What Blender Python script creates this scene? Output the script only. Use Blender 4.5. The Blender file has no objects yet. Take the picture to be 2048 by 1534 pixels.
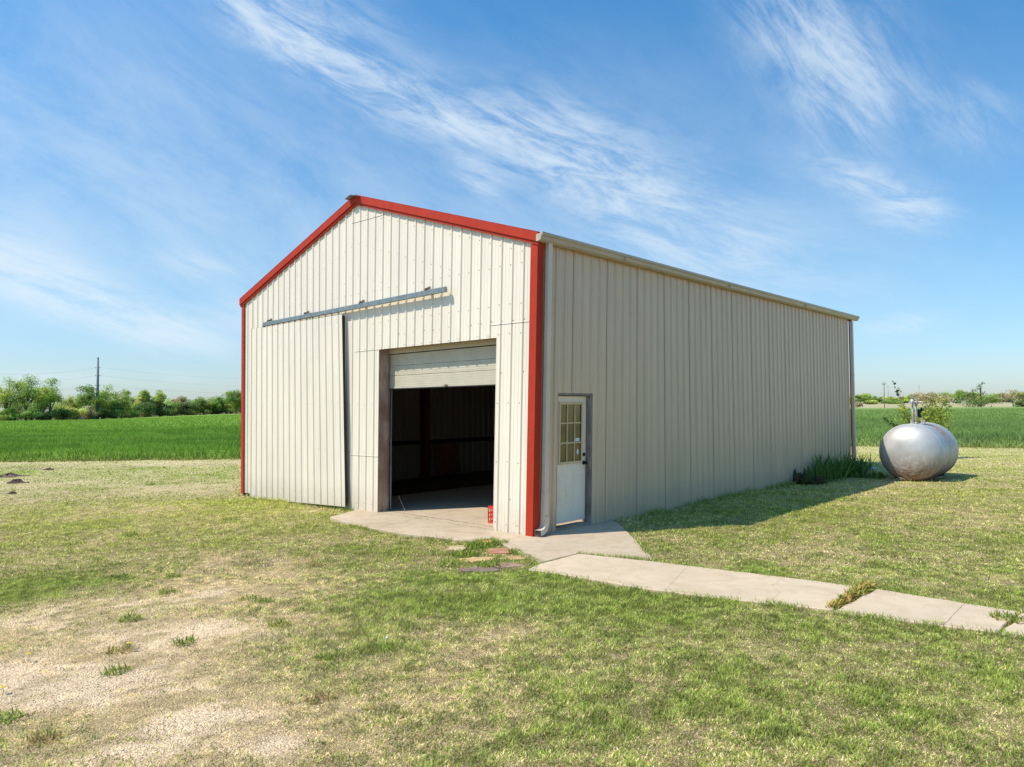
import bpy, math, random
import numpy as np
from mathutils import Vector, Matrix
random.seed(7); rng = np.random.default_rng(11)
S = bpy.context.scene; COL = S.collection
R_ = math.radians
# ------------------------------------------------------------------ camera constants
F, TILT, ROLL, HC = 1444.7, .0341, .0082, 1.865
CX, CY, TH = .3368, 10.558, .7492
BW, BL, BH, BR = 8.969, 13.66, 4.3, 1.478       # barn width, length, eave, rise
sT, cT = math.sin(TH), math.cos(TH)
cam_r = Vector((math.cos(ROLL), math.sin(ROLL)*math.sin(TILT), -math.sin(ROLL)*math.cos(TILT)))
cam_u = Vector((math.sin(ROLL), -math.cos(ROLL)*math.sin(TILT), math.cos(ROLL)*math.cos(TILT)))
cam_f = Vector((0, math.cos(TILT), math.sin(TILT)))

def smooth(a, b, x):
    t = np.clip((x-a)/(b-a), 0, 1); return t*t*(3-2*t)
def gz(x, y):
    """height of the terrain"""
    x = np.asarray(x, float); y = np.asarray(y, float)
    z = -.03 + .0085*np.clip(x, -12, 0) + .005*np.clip(x, 0, 18)
    t = x/np.maximum(y, 1)
    A = np.interp(t, [-.8, -.7, -.57, -.37, -.2, .1], [-.5, -.45, -.5, .62, .3, 0])
    z = z + A*smooth(45, 215, y)
    z = z + np.where(x > 60, .0125*np.clip(y-392, 0, 250), 0)*smooth(60, 120, x)
    return z
def ray(px, py):
    d = cam_f + cam_r*((px-1024)/F) + cam_u*((767-py)/F)
    return d.normalized()
def G(px, py, z=None):
    """a point of the ground seen from the photographer's stand"""
    d = ray(px, py); zz = 0 if z is None else z
    for _ in range(30):
        t = (zz-HC)/d.z; p = Vector((0, 0, HC))+d*t
        if z is not None: break
        zz = .5*zz+.5*float(gz(p.x, p.y))
    return p
def world(x, y, z=0):      # barn frame -> world
    return Vector((CX+sT*x-cT*y, CY+cT*x+sT*y, z))
def local(p):
    dx, dy = p[0]-CX, p[1]-CY
    return (dx*sT+dy*cT, -dx*cT+dy*sT)
def bend(v):               # the old frame leans a little at its near corner
    x, y, z = v
    w = max(0, 1-max(max(x, 0)/6, max(y, 0)/7)); w = w*w*(3-2*w)
    d = -.058*(1-2*z/BH)*w
    return (x+d*sT, y-d*cT, z)

# ------------------------------------------------------------------ materials
def new_mat(name):
    m = bpy.data.materials.new(name); m.use_nodes = True
    nt = m.node_tree; return m, nt, nt.nodes['Principled BSDF']
def N(nt, t, **kw):
    n = nt.nodes.new(t)
    for k, v in kw.items():
        if k.startswith('i_'):
            n.inputs[k[2:].replace('_', ' ')].default_value = v
        else: setattr(n, k, v)
    return n
def rgb(r, g, b): return (r, g, b, 1)
def ramp(nt, fac, stops):
    n = nt.nodes.new('ShaderNodeValToRGB'); e = n.color_ramp.elements
    while len(e) < len(stops): e.new(.5)
    for i, (p, c) in enumerate(stops):
        e[i].position = p; e[i].color = c if len(c) == 4 else (*c, 1)
    nt.links.new(fac, n.inputs[0]); return n.outputs[0]
def mix(nt, fac, a, b, mode='MIX'):
    n = nt.nodes.new('ShaderNodeMix'); n.data_type = 'RGBA'; n.blend_type = mode
    for s, v in ((n.inputs[0], fac), (n.inputs[6], a), (n.inputs[7], b)):
        if hasattr(v, 'is_linked'): nt.links.new(v, s)
        else: s.default_value = v
    return n.outputs[2]
def noise(nt, scale, detail=4, rough=.55, vec=None, dist=0, mapscale=None):
    n = N(nt, 'ShaderNodeTexNoise'); n.inputs['Scale'].default_value = scale
    n.inputs['Detail'].default_value = detail; n.inputs['Roughness'].default_value = rough
    n.inputs['Distortion'].default_value = dist
    if vec is None:
        vec = N(nt, 'ShaderNodeTexCoord').outputs['Object']
    if mapscale:
        mp = N(nt, 'ShaderNodeMapping'); mp.inputs['Scale'].default_value = mapscale
        nt.links.new(vec, mp.inputs[0]); vec = mp.outputs[0]
    nt.links.new(vec, n.inputs['Vector'])
    return n.outputs['Fac']
def bump(nt, b, h, strength=.3, dist=.01):
    n = N(nt, 'ShaderNodeBump'); n.inputs['Strength'].default_value = strength
    n.inputs['Distance'].default_value = dist
    nt.links.new(h, n.inputs['Height']); nt.links.new(n.outputs[0], b.inputs['Normal'])
def painted(name, c, var=.12, rough=.45, metal=0, dirt=None, scale=3, spec=.5, bumpy=0, ms=None):
    m, nt, b = new_mat(name)
    f = noise(nt, scale, 6, .6, mapscale=ms)
    lo = tuple(x*(1-var) for x in c); hi = tuple(min(1, x*(1+var)) for x in c)
    o = ramp(nt, f, [(.3, lo), (.7, hi)])
    if dirt:
        f2 = noise(nt, scale*3.7, 8, .7, mapscale=ms)
        o = mix(nt, ramp(nt, f2, [(.55, (0, 0, 0)), (.75, (1, 1, 1))]), o, rgb(*dirt))
    nt.links.new(o, b.inputs['Base Color'])
    b.inputs['Roughness'].default_value = rough; b.inputs['Metallic'].default_value = metal
    b.inputs['Specular IOR Level'].default_value = spec
    if bumpy: bump(nt, b, f, bumpy, .004)
    return m
def siding_mat(name, c):
    m, nt, b = new_mat(name)
    f = noise(nt, 1.3, 5, .6, mapscale=(2, 2, .35))
    o = ramp(nt, f, [(.3, tuple(x*.93 for x in c)), (.7, tuple(min(1, x*1.05) for x in c))])
    # fine vertical streaks of weathering
    s = noise(nt, 16, 4, .6, mapscale=(2.2, 2.2, .12))
    o = mix(nt, ramp(nt, s, [(.5, (0, 0, 0)), (.85, (.22, .22, .22))]), o, rgb(c[0]*.72, c[1]*.68, c[2]*.6))
    # splash grime close to the ground
    tc = N(nt, 'ShaderNodeTexCoord'); sp = N(nt, 'ShaderNodeSeparateXYZ')
    nt.links.new(tc.outputs['Object'], sp.inputs[0])
    mr = N(nt, 'ShaderNodeMapRange'); mr.inputs[1].default_value = 0; mr.inputs[2].default_value = .5; mr.inputs[3].default_value = 1; mr.inputs[4].default_value = 0
    nt.links.new(sp.outputs['Z'], mr.inputs[0])
    g = noise(nt, 9, 6, .7)
    mu = N(nt, 'ShaderNodeMath', operation='MULTIPLY'); nt.links.new(mr.outputs[0], mu.inputs[0]); nt.links.new(g, mu.inputs[1])
    mu2 = N(nt, 'ShaderNodeMath', operation='MULTIPLY'); nt.links.new(mu.outputs[0], mu2.inputs[0]); mu2.inputs[1].default_value = .6
    o = mix(nt, mu2.outputs[0], o, rgb(.30, .23, .15))
    nt.links.new(o, b.inputs['Base Color'])
    b.inputs['Roughness'].default_value = .33
    b.inputs['Specular IOR Level'].default_value = .6
    w = noise(nt, 2.2, 3, .5, mapscale=(1, 1, .5)); bump(nt, b, w, .25, .02)
    return m
M = {}
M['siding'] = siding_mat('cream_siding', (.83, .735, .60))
M['sidewall'] = siding_mat('shaded_cream_siding', (.68, .515, .345))  # cream siding again, darker and warmer: side-wall shade put into its colour
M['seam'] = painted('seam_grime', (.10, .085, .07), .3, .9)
def chalky(m):
    nt = m.node_tree; b = nt.nodes['Principled BSDF']; src = b.inputs['Base Color'].links[0].from_socket
    f = noise(nt, 22, 6, .7, mapscale=(1, 1, .15)); g = noise(nt, 3, 5, .7)
    o = mix(nt, ramp(nt, f, [(.60, (0, 0, 0)), (.78, (.4, .4, .4))]), src, rgb(.62, .20, .13))
    o = mix(nt, ramp(nt, g, [(.5, (0, 0, 0)), (.75, (.35, .35, .35))]), o, rgb(.30, .03, .015))
    nt.links.new(o, b.inputs['Base Color']); nt.links.new(mix(nt, f, rgb(.4, .4, .4), rgb(.75, .75, .75)), b.inputs['Roughness'])
M['dimwall'] = siding_mat('dimmed_interior_siding', (.30, .28, .24))  # same siding with the interior gloom painted into its colour
M['red'] = painted('red_trim', (.44, .040, .018), .1, .5, dirt=(.33, .04, .02), scale=2, spec=.15)
chalky(M['red'])
M['gap'] = painted('dark_gap', (.03, .026, .022), .3, .9)
M['screw'] = painted('screw_head', (.16, .14, .12), .3, .5, metal=.4)
M['galv'] = painted('galvanised_steel', (.25, .28, .28), .2, .45, metal=.55, scale=9)
M['rust'] = painted('rusty_bracket', (.16, .10, .07), .4, .8, scale=30)
M['gutter'] = painted('gutter_paint', (.50, .42, .31), .08, .4, scale=3, dirt=(.42, .36, .28))
M['pale'] = painted('downspout_paint', (.70, .58, .46), .06, .42, scale=3)
M['white'] = painted('white_plastic', (.78, .76, .72), .05, .35)
M['roof'] = painted('roof_steel', (.45, .46, .45), .1, .4, metal=.7)
M['door'] = painted('white_door_paint', (.88, .77, .62), .05, .4, scale=4, dirt=(.70, .60, .47))
M['trimyel'] = painted('yellowed_trim', (.66, .50, .27), .1, .5, scale=14)
M['odoor'] = painted('overhead_door_paint', (.56, .50, .38), .07, .5, scale=4, dirt=(.44, .39, .29))
M['darksteel'] = painted('dark_bronze', (.02, .016, .014), .3, .35, metal=.6)
M['redpost'] = painted('red_primer', (.16, .03, .02), .2, .7)
M['crate'] = painted('red_plastic', (.62, .03, .03), .08, .38)
M['plaster'] = painted('sticker_white', (.7, .72, .75), .05, .5)
M['rubber'] = painted('black_rubber', (.02, .02, .02), .2, .7)
def wood_mat(name, a, b_, scale=1.0):
    m, nt, b = new_mat(name)
    f = noise(nt, 14*scale, 7, .65, mapscale=(3, 3, .25), dist=.6)
    g = noise(nt, 2.3, 3, .5)
    o = ramp(nt, f, [(.3, a), (.7, b_)])
    o = mix(nt, ramp(nt, g, [(.4, (0, 0, 0)), (.65, (.6, .6, .6))]), o, rgb(a[0]*.7, a[1]*.55, a[2]*.45))
    nt.links.new(o, b.inputs['Base Color']); b.inputs['Roughness'].default_value = .85
    bump(nt, b, f, .5, .006); return m
M['wood'] = wood_mat('weathered_wood', (.26, .18, .13), (.60, .47, .38))
M['greywood'] = wood_mat('grey_wood', (.17, .14, .125), (.38, .33, .30))
M['palewood'] = wood_mat('pale_wood', (.28, .22, .15), (.45, .37, .27))
M['board'] = wood_mat('brown_board', (.20, .07, .04), (.30, .12, .07), .5)
M['pole'] = wood_mat('utility_pole_wood', (.16, .11, .09), (.28, .21, .17))

# concrete
def concrete(name, c, dark):
    m, nt, b = new_mat(name)
    f = noise(nt, .9, 6, .65); g = noise(nt, 5, 8, .7); h = noise(nt, 60, 6, .75); k = noise(nt, 260, 3, .6)
    o = ramp(nt, f, [(.3, tuple(x*.84 for x in c)), (.68, tuple(x*1.08 for x in c))])
    o = mix(nt, ramp(nt, g, [(.46, (0, 0, 0)), (.66, (.7, .7, .7))]), o, rgb(*dark))
    q_ = noise(nt, 1.7, 7, .7, dist=.8); o = mix(nt, ramp(nt, q_, [(.52, (0, 0, 0)), (.68, (.55, .55, .55))]), o, rgb(dark[0]*.8, dark[1]*.78, dark[2]*.72))
    o = mix(nt, .35, o, ramp(nt, h, [(.3, tuple(x*.72 for x in c)), (.7, tuple(x*1.2 for x in c))]))
    o = mix(nt, ramp(nt, k, [(.60, (0, 0, 0)), (.78, (.45, .45, .45))]), o, rgb(c[0]*.5, c[1]*.45, c[2]*.4))
    nt.links.new(o, b.inputs['Base Color']); b.inputs['Roughness'].default_value = .9
    b.inputs['Specular IOR Level'].default_value = .25
    bump(nt, b, h, .35, .006)
    return m
M['concrete'] = concrete('concrete', (.57, .45, .32), (.38, .27, .17))
M['walk'] = concrete('walk_concrete', (.66, .515, .36), (.50, .37, .235))
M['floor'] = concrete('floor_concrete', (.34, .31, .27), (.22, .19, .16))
M['crack'] = painted('crack_dirt', (.27, .19, .12), .4, .95, scale=20)
def stone(name, c):
    m, nt, b = new_mat(name)
    f = noise(nt, 6, 8, .7); g = noise(nt, 40, 5, .7)
    o = ramp(nt, f, [(.3, tuple(x*.6 for x in c)), (.5, c), (.72, (c[0]*1.15+.05, c[1]*1.2+.05, c[2]*1.3+.05))])
    nt.links.new(o, b.inputs['Base Color']); b.inputs['Roughness'].default_value = .9
    bump(nt, b, g, .6, .01); return m
# attribute-coloured plants
def leaf_mat(name, trans=.35, rough=.55, gain=1.0, spec=.3):
    m, nt, b = new_mat(name)
    a = N(nt, 'ShaderNodeAttribute', attribute_name='col')
    oi = N(nt, 'ShaderNodeNewGeometry')
    hs = N(nt, 'ShaderNodeHueSaturation'); nt.links.new(a.outputs['Color'], hs.inputs['Color'])
    mr = N(nt, 'ShaderNodeMapRange'); mr.inputs[3].default_value = .75*gain; mr.inputs[4].default_value = 1.25*gain
    nt.links.new(oi.outputs['Random Per Island'], mr.inputs[0]); nt.links.new(mr.outputs[0], hs.inputs['Value'])
    nt.links.new(hs.outputs[0], b.inputs['Base Color'])
    b.inputs['Roughness'].default_value = rough; b.inputs['Specular IOR Level'].default_value = spec
    t = N(nt, 'ShaderNodeBsdfTranslucent'); nt.links.new(hs.outputs[0], t.inputs[0])
    ms = N(nt, 'ShaderNodeMixShader'); ms.inputs[0].default_value = trans
    nt.links.new(b.outputs[0], ms.inputs[1]); nt.links.new(t.outputs[0], ms.inputs[2])
    out = [n for n in nt.nodes if n.type == 'OUTPUT_MATERIAL'][0]
    nt.links.new(ms.outputs[0], out.inputs[0]); return m
M['leaf'] = leaf_mat('leaf', .4, .7, 1.0, .12); M['grass'] = leaf_mat('grass_blade', .38, .6, 1.0, .1)
M['bark'] = wood_mat('bark', (.06, .048, .038), (.15, .125, .10))

# ------------------------------------------------------------------ mesh helpers
def link_mesh(name, V, Fc, mats, parent=None, midx=None, cols=None, smooth_=False):
    me = bpy.data.meshes.new(name); me.from_pydata([tuple(v) for v in V], [], Fc)
    for m in mats: me.materials.append(m)
    if midx: me.polygons.foreach_set('material_index', midx)
    if smooth_: me.polygons.foreach_set('use_smooth', [True]*len(Fc))
    if cols is not None:
        a = me.color_attributes.new('col', 'FLOAT_COLOR', 'POINT')
        c = np.ones((len(V), 4), np.float32); c[:, :3] = cols; a.data.foreach_set('color', c.ravel())
    me.validate(); me.update()
    o = bpy.data.objects.new(name, me); COL.objects.link(o)
    if parent: o.parent = parent
    return o
def fast_mesh(name, V, T, cols, mat, parent=None):
    """numpy arrays of vertices and triangles"""
    me = bpy.data.meshes.new(name)
    me.vertices.add(len(V)); me.vertices.foreach_set('co', np.asarray(V, np.float32).ravel())
    me.loops.add(len(T)*3); me.loops.foreach_set('vertex_index', np.asarray(T, np.int32).ravel())
    me.polygons.add(len(T)); me.polygons.foreach_set('loop_start', np.arange(0, len(T)*3, 3, dtype=np.int32))
    me.update(calc_edges=True)
    a = me.color_attributes.new('col', 'FLOAT_COLOR', 'POINT')
    c = np.ones((len(V), 4), np.float32); c[:, :3] = cols; a.data.foreach_set('color', c.ravel())
    me.materials.append(mat)
    o = bpy.data.objects.new(name, me); COL.objects.link(o)
    if parent: o.parent = parent
    return o
class MB:
    def __init__(s): s.V = []; s.F = []; s.I = []
    def face(s, idx, mi=0): s.F.append(tuple(idx)); s.I.append(mi)
    def add(s, vs, fs, mi=0):
        n = len(s.V); s.V += [tuple(v) for v in vs]
        for f in fs: s.face([n+i for i in f], mi)
    def box(s, a, b, mi=0):
        x0, y0, z0 = [min(a[i], b[i]) for i in range(3)]; x1, y1, z1 = [max(a[i], b[i]) for i in range(3)]
        s.add([(x0, y0, z0), (x1, y0, z0), (x1, y1, z0), (x0, y1, z0), (x0, y0, z1), (x1, y0, z1), (x1, y1, z1), (x0, y1, z1)],
              [(0, 3, 2, 1), (4, 5, 6, 7), (0, 1, 5, 4), (1, 2, 6, 5), (2, 3, 7, 6), (3, 0, 4, 7)], mi)
    def hexa(s, v8, mi=0):   # 4 bottom, 4 top
        s.add(v8, [(0, 3, 2, 1), (4, 5, 6, 7), (0, 1, 5, 4), (1, 2, 6, 5), (2, 3, 7, 6), (3, 0, 4, 7)], mi)
    def tube(s, pts, rad, n=8, mi=0, cap=True, up=None):
        pts = [Vector(p) for p in pts]; rings = []
        if not hasattr(rad, '__len__'): rad = [rad]*len(pts)
        base = len(s.V); pu = None
        for i, p in enumerate(pts):
            d = (pts[min(i+1, len(pts)-1)]-pts[max(i-1, 0)]).normalized()
            if pu is None:
                u = d.orthogonal().normalized() if up is None else (Vector(up)-d*d.dot(Vector(up))).normalized()
            else:
                u = (pu-d*d.dot(pu)).normalized()
            pu = u; w = d.cross(u)
            for k in range(n):
                a = 2*math.pi*k/n
                s.V.append(tuple(p+(u*math.cos(a)+w*math.sin(a))*rad[i]))
        for i in range(len(pts)-1):
            for k in range(n):
                a, b = base+i*n+k, base+i*n+(k+1) % n
                s.face((a, b, b+n, a+n), mi)
        if cap:
            s.face([base+k for k in range(n)][::-1], mi); e = base+(len(pts)-1)*n
            s.face([e+k for k in range(n)], mi)
    def sweep(s, pts, prof, up=(0, 0, 1), mi=0, cap=True, closed=True):
        """profile (a,b) swept along pts: a sideways, b along up"""
        pts = [Vector(p) for p in pts]; base = len(s.V); n = len(prof)
        for i, p in enumerate(pts):
            d = (pts[min(i+1, len(pts)-1)]-pts[max(i-1, 0)]).normalized()
            u = Vector(up); u = (u-d*d.dot(u)).normalized(); w = d.cross(u)
            for a, b in prof: s.V.append(tuple(p+w*a+u*b))
        for i in range(len(pts)-1):
            for k in range(n if closed else n-1):
                a, b = base+i*n+k, base+i*n+(k+1) % n
                s.face((a, b, b+n, a+n), mi)
        if cap and closed:
            s.face([base+k for k in range(n)][::-1], mi); e = base+(len(pts)-1)*n
            s.face([e+k for k in range(n)], mi)
    def build(s, name, mats, parent=None, bent=False, smooth_=False):
        if not isinstance(mats, (list, tuple)): mats = [mats]
        V = [bend(v) for v in s.V] if bent else s.V
        return link_mesh(name, V, s.F, mats, parent, s.I, smooth_=smooth_)
def bevel(o, w=.004, seg=2):
    m = o.modifiers.new('bevel', 'BEVEL'); m.width = w; m.segments = seg; m.limit_method = 'ANGLE'; return o
def tag(o, label=None, cat=None, group=None, kind=None):
    if label: o['label'] = label
    if cat: o['category'] = cat
    if group: o['group'] = group
    if kind: o['kind'] = kind
    return o
def empty(name, loc, label, cat, group=None, rz=0):
    o = bpy.data.objects.new(name, None); COL.objects.link(o); o.location = loc; o.rotation_euler.z = rz
    o.empty_display_size = .2
    return tag(o, label, cat, group)

# ------------------------------------------------------------------ noise in numpy
_perm = rng.random((256, 256))
def vnoise(x, y):
    xi = np.floor(x).astype(int); yi = np.floor(y).astype(int); fx = x-xi; fy = y-yi
    fx = fx*fx*(3-2*fx); fy = fy*fy*(3-2*fy)
    g = lambda a, b: _perm[a & 255, b & 255]
    return (g(xi, yi)*(1-fx)+g(xi+1, yi)*fx)*(1-fy)+(g(xi, yi+1)*(1-fx)+g(xi+1, yi+1)*fx)*fy
def fbm(x, y, s, o=4, off=0):
    v = 0; a = .5; t = 0
    for i in range(o):
        v = v+a*vnoise(x*s+off+17.3*i, y*s+off*1.7+31.1*i); t += a; a *= .55; s *= 2.03
    return v/t
def inpoly(x, y, poly):
    r = np.zeros(np.shape(x), bool); n = len(poly)
    for i in range(n):
        x0, y0 = poly[i]; x1, y1 = poly[(i+1) % n]
        c = ((y0 > y) != (y1 > y)) & (x < (x1-x0)*(y-y0)/((y1-y0) or 1e-9)+x0)
        r ^= c
    return r
def g2(px, py, z=None): p = G(px, py, z); return (p.x, p.y)

# ------------------------------------------------------------------ plan of the place
def L2(x, y): p = world(x, y); return (p.x, p.y)
barn_poly = [L2(0, 0), L2(BL, 0), L2(BL, BW), L2(0, BW)]
apron = [g2(660, 1034, 0), g2(700, 1046, 0), g2(745, 1056, 0), g2(800, 1066, 0), g2(870, 1074, 0), g2(905, 1079, 0), g2(945, 1081, 0), g2(985, 1076, 0), g2(1009, 1090, 0), g2(1043, 1107, 0), g2(1081, 1124.5, 0), g2(1156, 1106.5, 0), g2(1310, 1122, 0), g2(1272, 1080, 0), g2(1238, 1047, 0), L2(1.95, .02), L2(.02, .02), L2(.02, 4.5), g2(706, 1021, 0)]
wz = .012
slab1 = [g2(1157, 1107.5, wz), g2(1083, 1126, wz), g2(1056, 1138, wz), g2(1180, 1157, wz), g2(1300, 1178, wz), g2(1480, 1200, wz), g2(1664, 1219, wz), g2(1722, 1173, wz), g2(1520, 1148, wz), g2(1312, 1123, wz)]
slab2 = [g2(1753, 1178, wz), g2(1664, 1224, wz), g2(1830, 1244, wz), g2(1992, 1264, wz), g2(2036, 1223, wz), g2(1900, 1201, wz)]
slab3 = [g2(2043, 1224, wz), g2(2000, 1267, wz), g2(2250, 1303, wz), g2(2290, 1262, wz)]
pave = [apron, slab1, slab2, slab3]
near_edge = sorted([g2(-700, 935), g2(0, 925), g2(483, 919), g2(1704, 893), g2(2048, 897), g2(2700, 905)])
NEX = np.array([p[0] for p in near_edge]); NEY = np.array([p[1] for p in near_edge])
def field_near(x): return np.interp(x, NEX, NEY)
def far_depth(t): return np.interp(t, [-1, -.71, -.57, -.376, -.2, .4, 1], [180, 186, 214, 262, 330, 392, 392])

def blob(x, y, px, py, rx, ry, rot=0):
    cx, cy = g2(px, py); c, s = math.cos(R_(rot)), math.sin(R_(rot))
    dx, dy = x-cx, y-cy; u = (dx*c+dy*s)/rx; v = (-dx*s+dy*c)/ry
    return np.exp(-(u*u+v*v))
def masks(x, y):
    """green share, bare gravel, lime, density, height"""
    n1 = fbm(x, y, .55, 4); n2 = fbm(x, y, 2.1, 4, 40); n3 = fbm(x, y, 6.5, 3, 90); n4 = fbm(x, y, 15, 2, 140)
    grav = 0
    for a in ((430, 1185, .45, .45), (380, 1265, .8, .4), (240, 1375, .9, .32), (60, 1385, .6, .3), (150, 1330, .8, .3),
              (560, 1490, .18, .15), (290, 1500, .5, .3), (60, 1250, .9, .4), (460, 1430, .3, .2), (200, 1210, .8, .3), (340, 1440, .3, .2)):
        grav = grav+blob(x, y, *a)
    region = blob(x, y, 130, 1370, 1.6, 2.2)*1.0
    grav = np.clip(grav*.95*smooth(.40, .60, n2*.35+n3*.4+n4*.25)+.25*region*smooth(.5, .66, n2), 0, .9)
    lush = blob(x, y, 900, 1200, 1.7, .75)+.8*blob(x, y, 720, 1290, .55, .5)+.35*blob(x, y, 1250, 1200, 1.6, .5)+.5*blob(x, y, 700, 1028, .7, .35)\
        + .35*blob(x, y, 1000, 1350, 1.2, .6)+.7*blob(x, y, 560, 1000, 1.6, .7)
    dryz = .95*blob(x, y, 230, 1360, 2.2, 2.7)+.5*blob(x, y, 560, 1500, .7, .8)+.55*blob(x, y, 350, 975, 6.5, 2.2)+.5*blob(x, y, 480, 1150, 1.3, 1.2)+.4*blob(x, y, 820, 1120, 1.1, .4)
    strip = smooth(-4.6, -.8, y-field_near(x))*(1-smooth(6, 12, x))      # dry margin along the crop
    stripr = smooth(-5.6, -1, y-field_near(x))*smooth(6, 12, x)
    lime = blob(x, y, 150, 1040, 5, 3.2)*.9+.6*blob(x, y, 560, 1010, 2.0, 1.2)+.35*smooth(1, 6, x)*smooth(8, 13, y)
    # mowing lines on the right lawn
    mow = .5+.5*np.sin((x*.28-y*.96)*5.2+3*n1)
    green = .54+.75*(n1-.5)+.6*(n2-.5)+.5*(n3-.5)+.45*lush-.50*dryz-.42*strip-.10*stripr-.3*grav
    green = green+smooth(2, 7, x)*smooth(9, 14, y)*(.10*(mow-.5))
    green = np.clip(green, .03, 1)
    dens = np.clip(1.0-.85*grav-.2*dryz+.2*lush, .08, 1.2)
    hgt = np.clip(.75+.5*lush-.25*dryz+.5*(n2-.5)+.9*(n3-.5)*(y < 16), .35, 1.7)
    return green, grav, np.clip(lime, 0, 1), dens*np.clip(.65+.7*n4, .45, 1.3), hgt, n1, n2, n3
C_STRAW = np.array((.87, .71, .43)); C_GREEN = np.array((.30, .385, .075)); C_LIME = np.array((.59, .595, .155))
C_SOIL = np.array((.22, .15, .095)); C_GRAV = np.array((.84, .64, .42)); C_TURF = np.array((.25, .225, .08)); C_THATCH = np.array((.54, .40, .215))
def lerp(a, b, t): return a+(b-a)*t[..., None]
def ground_col(x, y):
    green, grav, lime, dens, hgt, n1, n2, n3 = masks(x, y)
    c = lerp(np.broadcast_to(C_THATCH, x.shape+(3,)), C_TURF*.85, np.clip(green*1.3-.1, 0, 1))
    far = smooth(9, 26, y)
    cf = lerp(np.broadcast_to(C_STRAW*.92, x.shape+(3,)), lerp(np.broadcast_to(C_GREEN*1.15, x.shape+(3,)), C_LIME, np.clip(lime+.3, 0, 1)), np.clip(green*1.15, 0, 1))
    c = lerp(c, cf, far*.85)
    c = lerp(c, C_GRAV, np.clip(grav*1.2, 0, 1))
    c = c*(.82+.36*n3)[..., None]
    # bare soil spots
    soil = 0
    for a in ((1640, 1290, .35, .12), (1890, 1300, .35, .12), (1770, 1285, .3, .1), (1790, 1450, .2, .1), (1060, 1095, .5, .25), (500, 1125, .6, .3)):
        soil = soil+blob(x, y, *a)
    c = lerp(c, C_SOIL, np.clip(soil*.8*smooth(.35, .6, n2), 0, 1))
    strip = np.clip(1-np.abs(y-field_near(x)+3.0)/1.3, 0, 1)*(x < 0)
    c = lerp(c, C_SOIL*1.5, strip*.55*smooth(.4, .6, n2))
    inb = inpoly(x, y, barn_poly); c[inb] = (.16, .11, .075)
    # beyond the crop
    t = x/np.maximum(y, 1); fd = far_depth(t)
    beyond = smooth(-4, 4, y-fd)
    wood = np.where((t < 0)[..., None], np.array((.13, .125, .05)), np.array((.50, .44, .25)))*(.85+.3*fbm(x, y, .02, 4))[..., None]
    c = c*(1-beyond[..., None])+wood*beyond[..., None]
    return c

# ------------------------------------------------------------------ ground sheet
def gtop(x, y):
    return gz(x, y)+np.minimum((fbm(x, y, 1.8, 4, 7)-.5)*.045*(1-smooth(30, 60, y)), .012)
def spaced(lo, a, b, hi, step, grow):
    mid = list(np.arange(a, b+1e-6, step)); l = [a]; r = [mid[-1]]; s = step
    while l[-1] > lo: s *= grow; l.append(l[-1]-s)
    s = step
    while r[-1] < hi: s *= grow; r.append(r[-1]+s)
    return np.array(l[:0:-1]+mid+r[1:])
xs = spaced(-5000, -11, 12, 5000, .085, 1.055); ys = spaced(-60, 2.5, 21, 7000, .085, 1.05)
X, Y = np.meshgrid(xs, ys); nX, nY = len(xs), len(ys)
gcol = ground_col(X, Y)
offp = np.ones(X.shape)
for P in pave+[barn_poly]: 
    offp *= 1-inpoly(X, Y, P)
Z = gtop(X, Y)
Z = np.where(offp < .5, np.minimum(Z, gz(X, Y)-.03), Z)
V = np.stack([X, Y, Z], -1).reshape(-1, 3)
ii = (np.arange(nY-1)[:, None]*nX+np.arange(nX-1)[None, :]).ravel()
T = np.concatenate([np.stack([ii, ii+1, ii+nX+1], -1), np.stack([ii, ii+nX+1, ii+nX], -1)])
mg, nt, b = new_mat('turf_ground')
a = N(nt, 'ShaderNodeAttribute', attribute_name='col')
n1 = noise(nt, 38, 8, .75); n2 = noise(nt, 150, 5, .7); n3 = noise(nt, 7, 6, .65)
vo = N(nt, 'ShaderNodeTexVoronoi'); vo.inputs['Scale'].default_value = 75; nt.links.new(N(nt, 'ShaderNodeTexCoord').outputs['Object'], vo.inputs['Vector'])
o = mix(nt, .8, a.outputs['Color'], ramp(nt, n1, [(.3, (.5, .48, .46)), (.5, (.95, .95, .95)), (.7, (1.45, 1.42, 1.38))]), 'MULTIPLY')
o = mix(nt, .7, o, ramp(nt, n2, [(.35, (.55, .52, .5)), (.65, (1.35, 1.35, 1.35))]), 'MULTIPLY')
o = mix(nt, .5, o, ramp(nt, n3, [(.3, (.75, .72, .7)), (.7, (1.2, 1.22, 1.2))]), 'MULTIPLY')
nt.links.new(o, b.inputs['Base Color']); b.inputs['Roughness'].default_value = .95; b.inputs['Specular IOR Level'].default_value = .1
ad = N(nt, 'ShaderNodeMath', operation='SUBTRACT'); nt.links.new(n1, ad.inputs[0]); nt.links.new(vo.outputs['Distance'], ad.inputs[1])
bump(nt, b, ad.outputs[0], .9, .012)
gr = fast_mesh('ground', V, T, gcol.reshape(-1, 3), mg); gr.data.polygons.foreach_set('use_smooth', [True]*len(T))
tag(gr, kind='structure')

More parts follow.
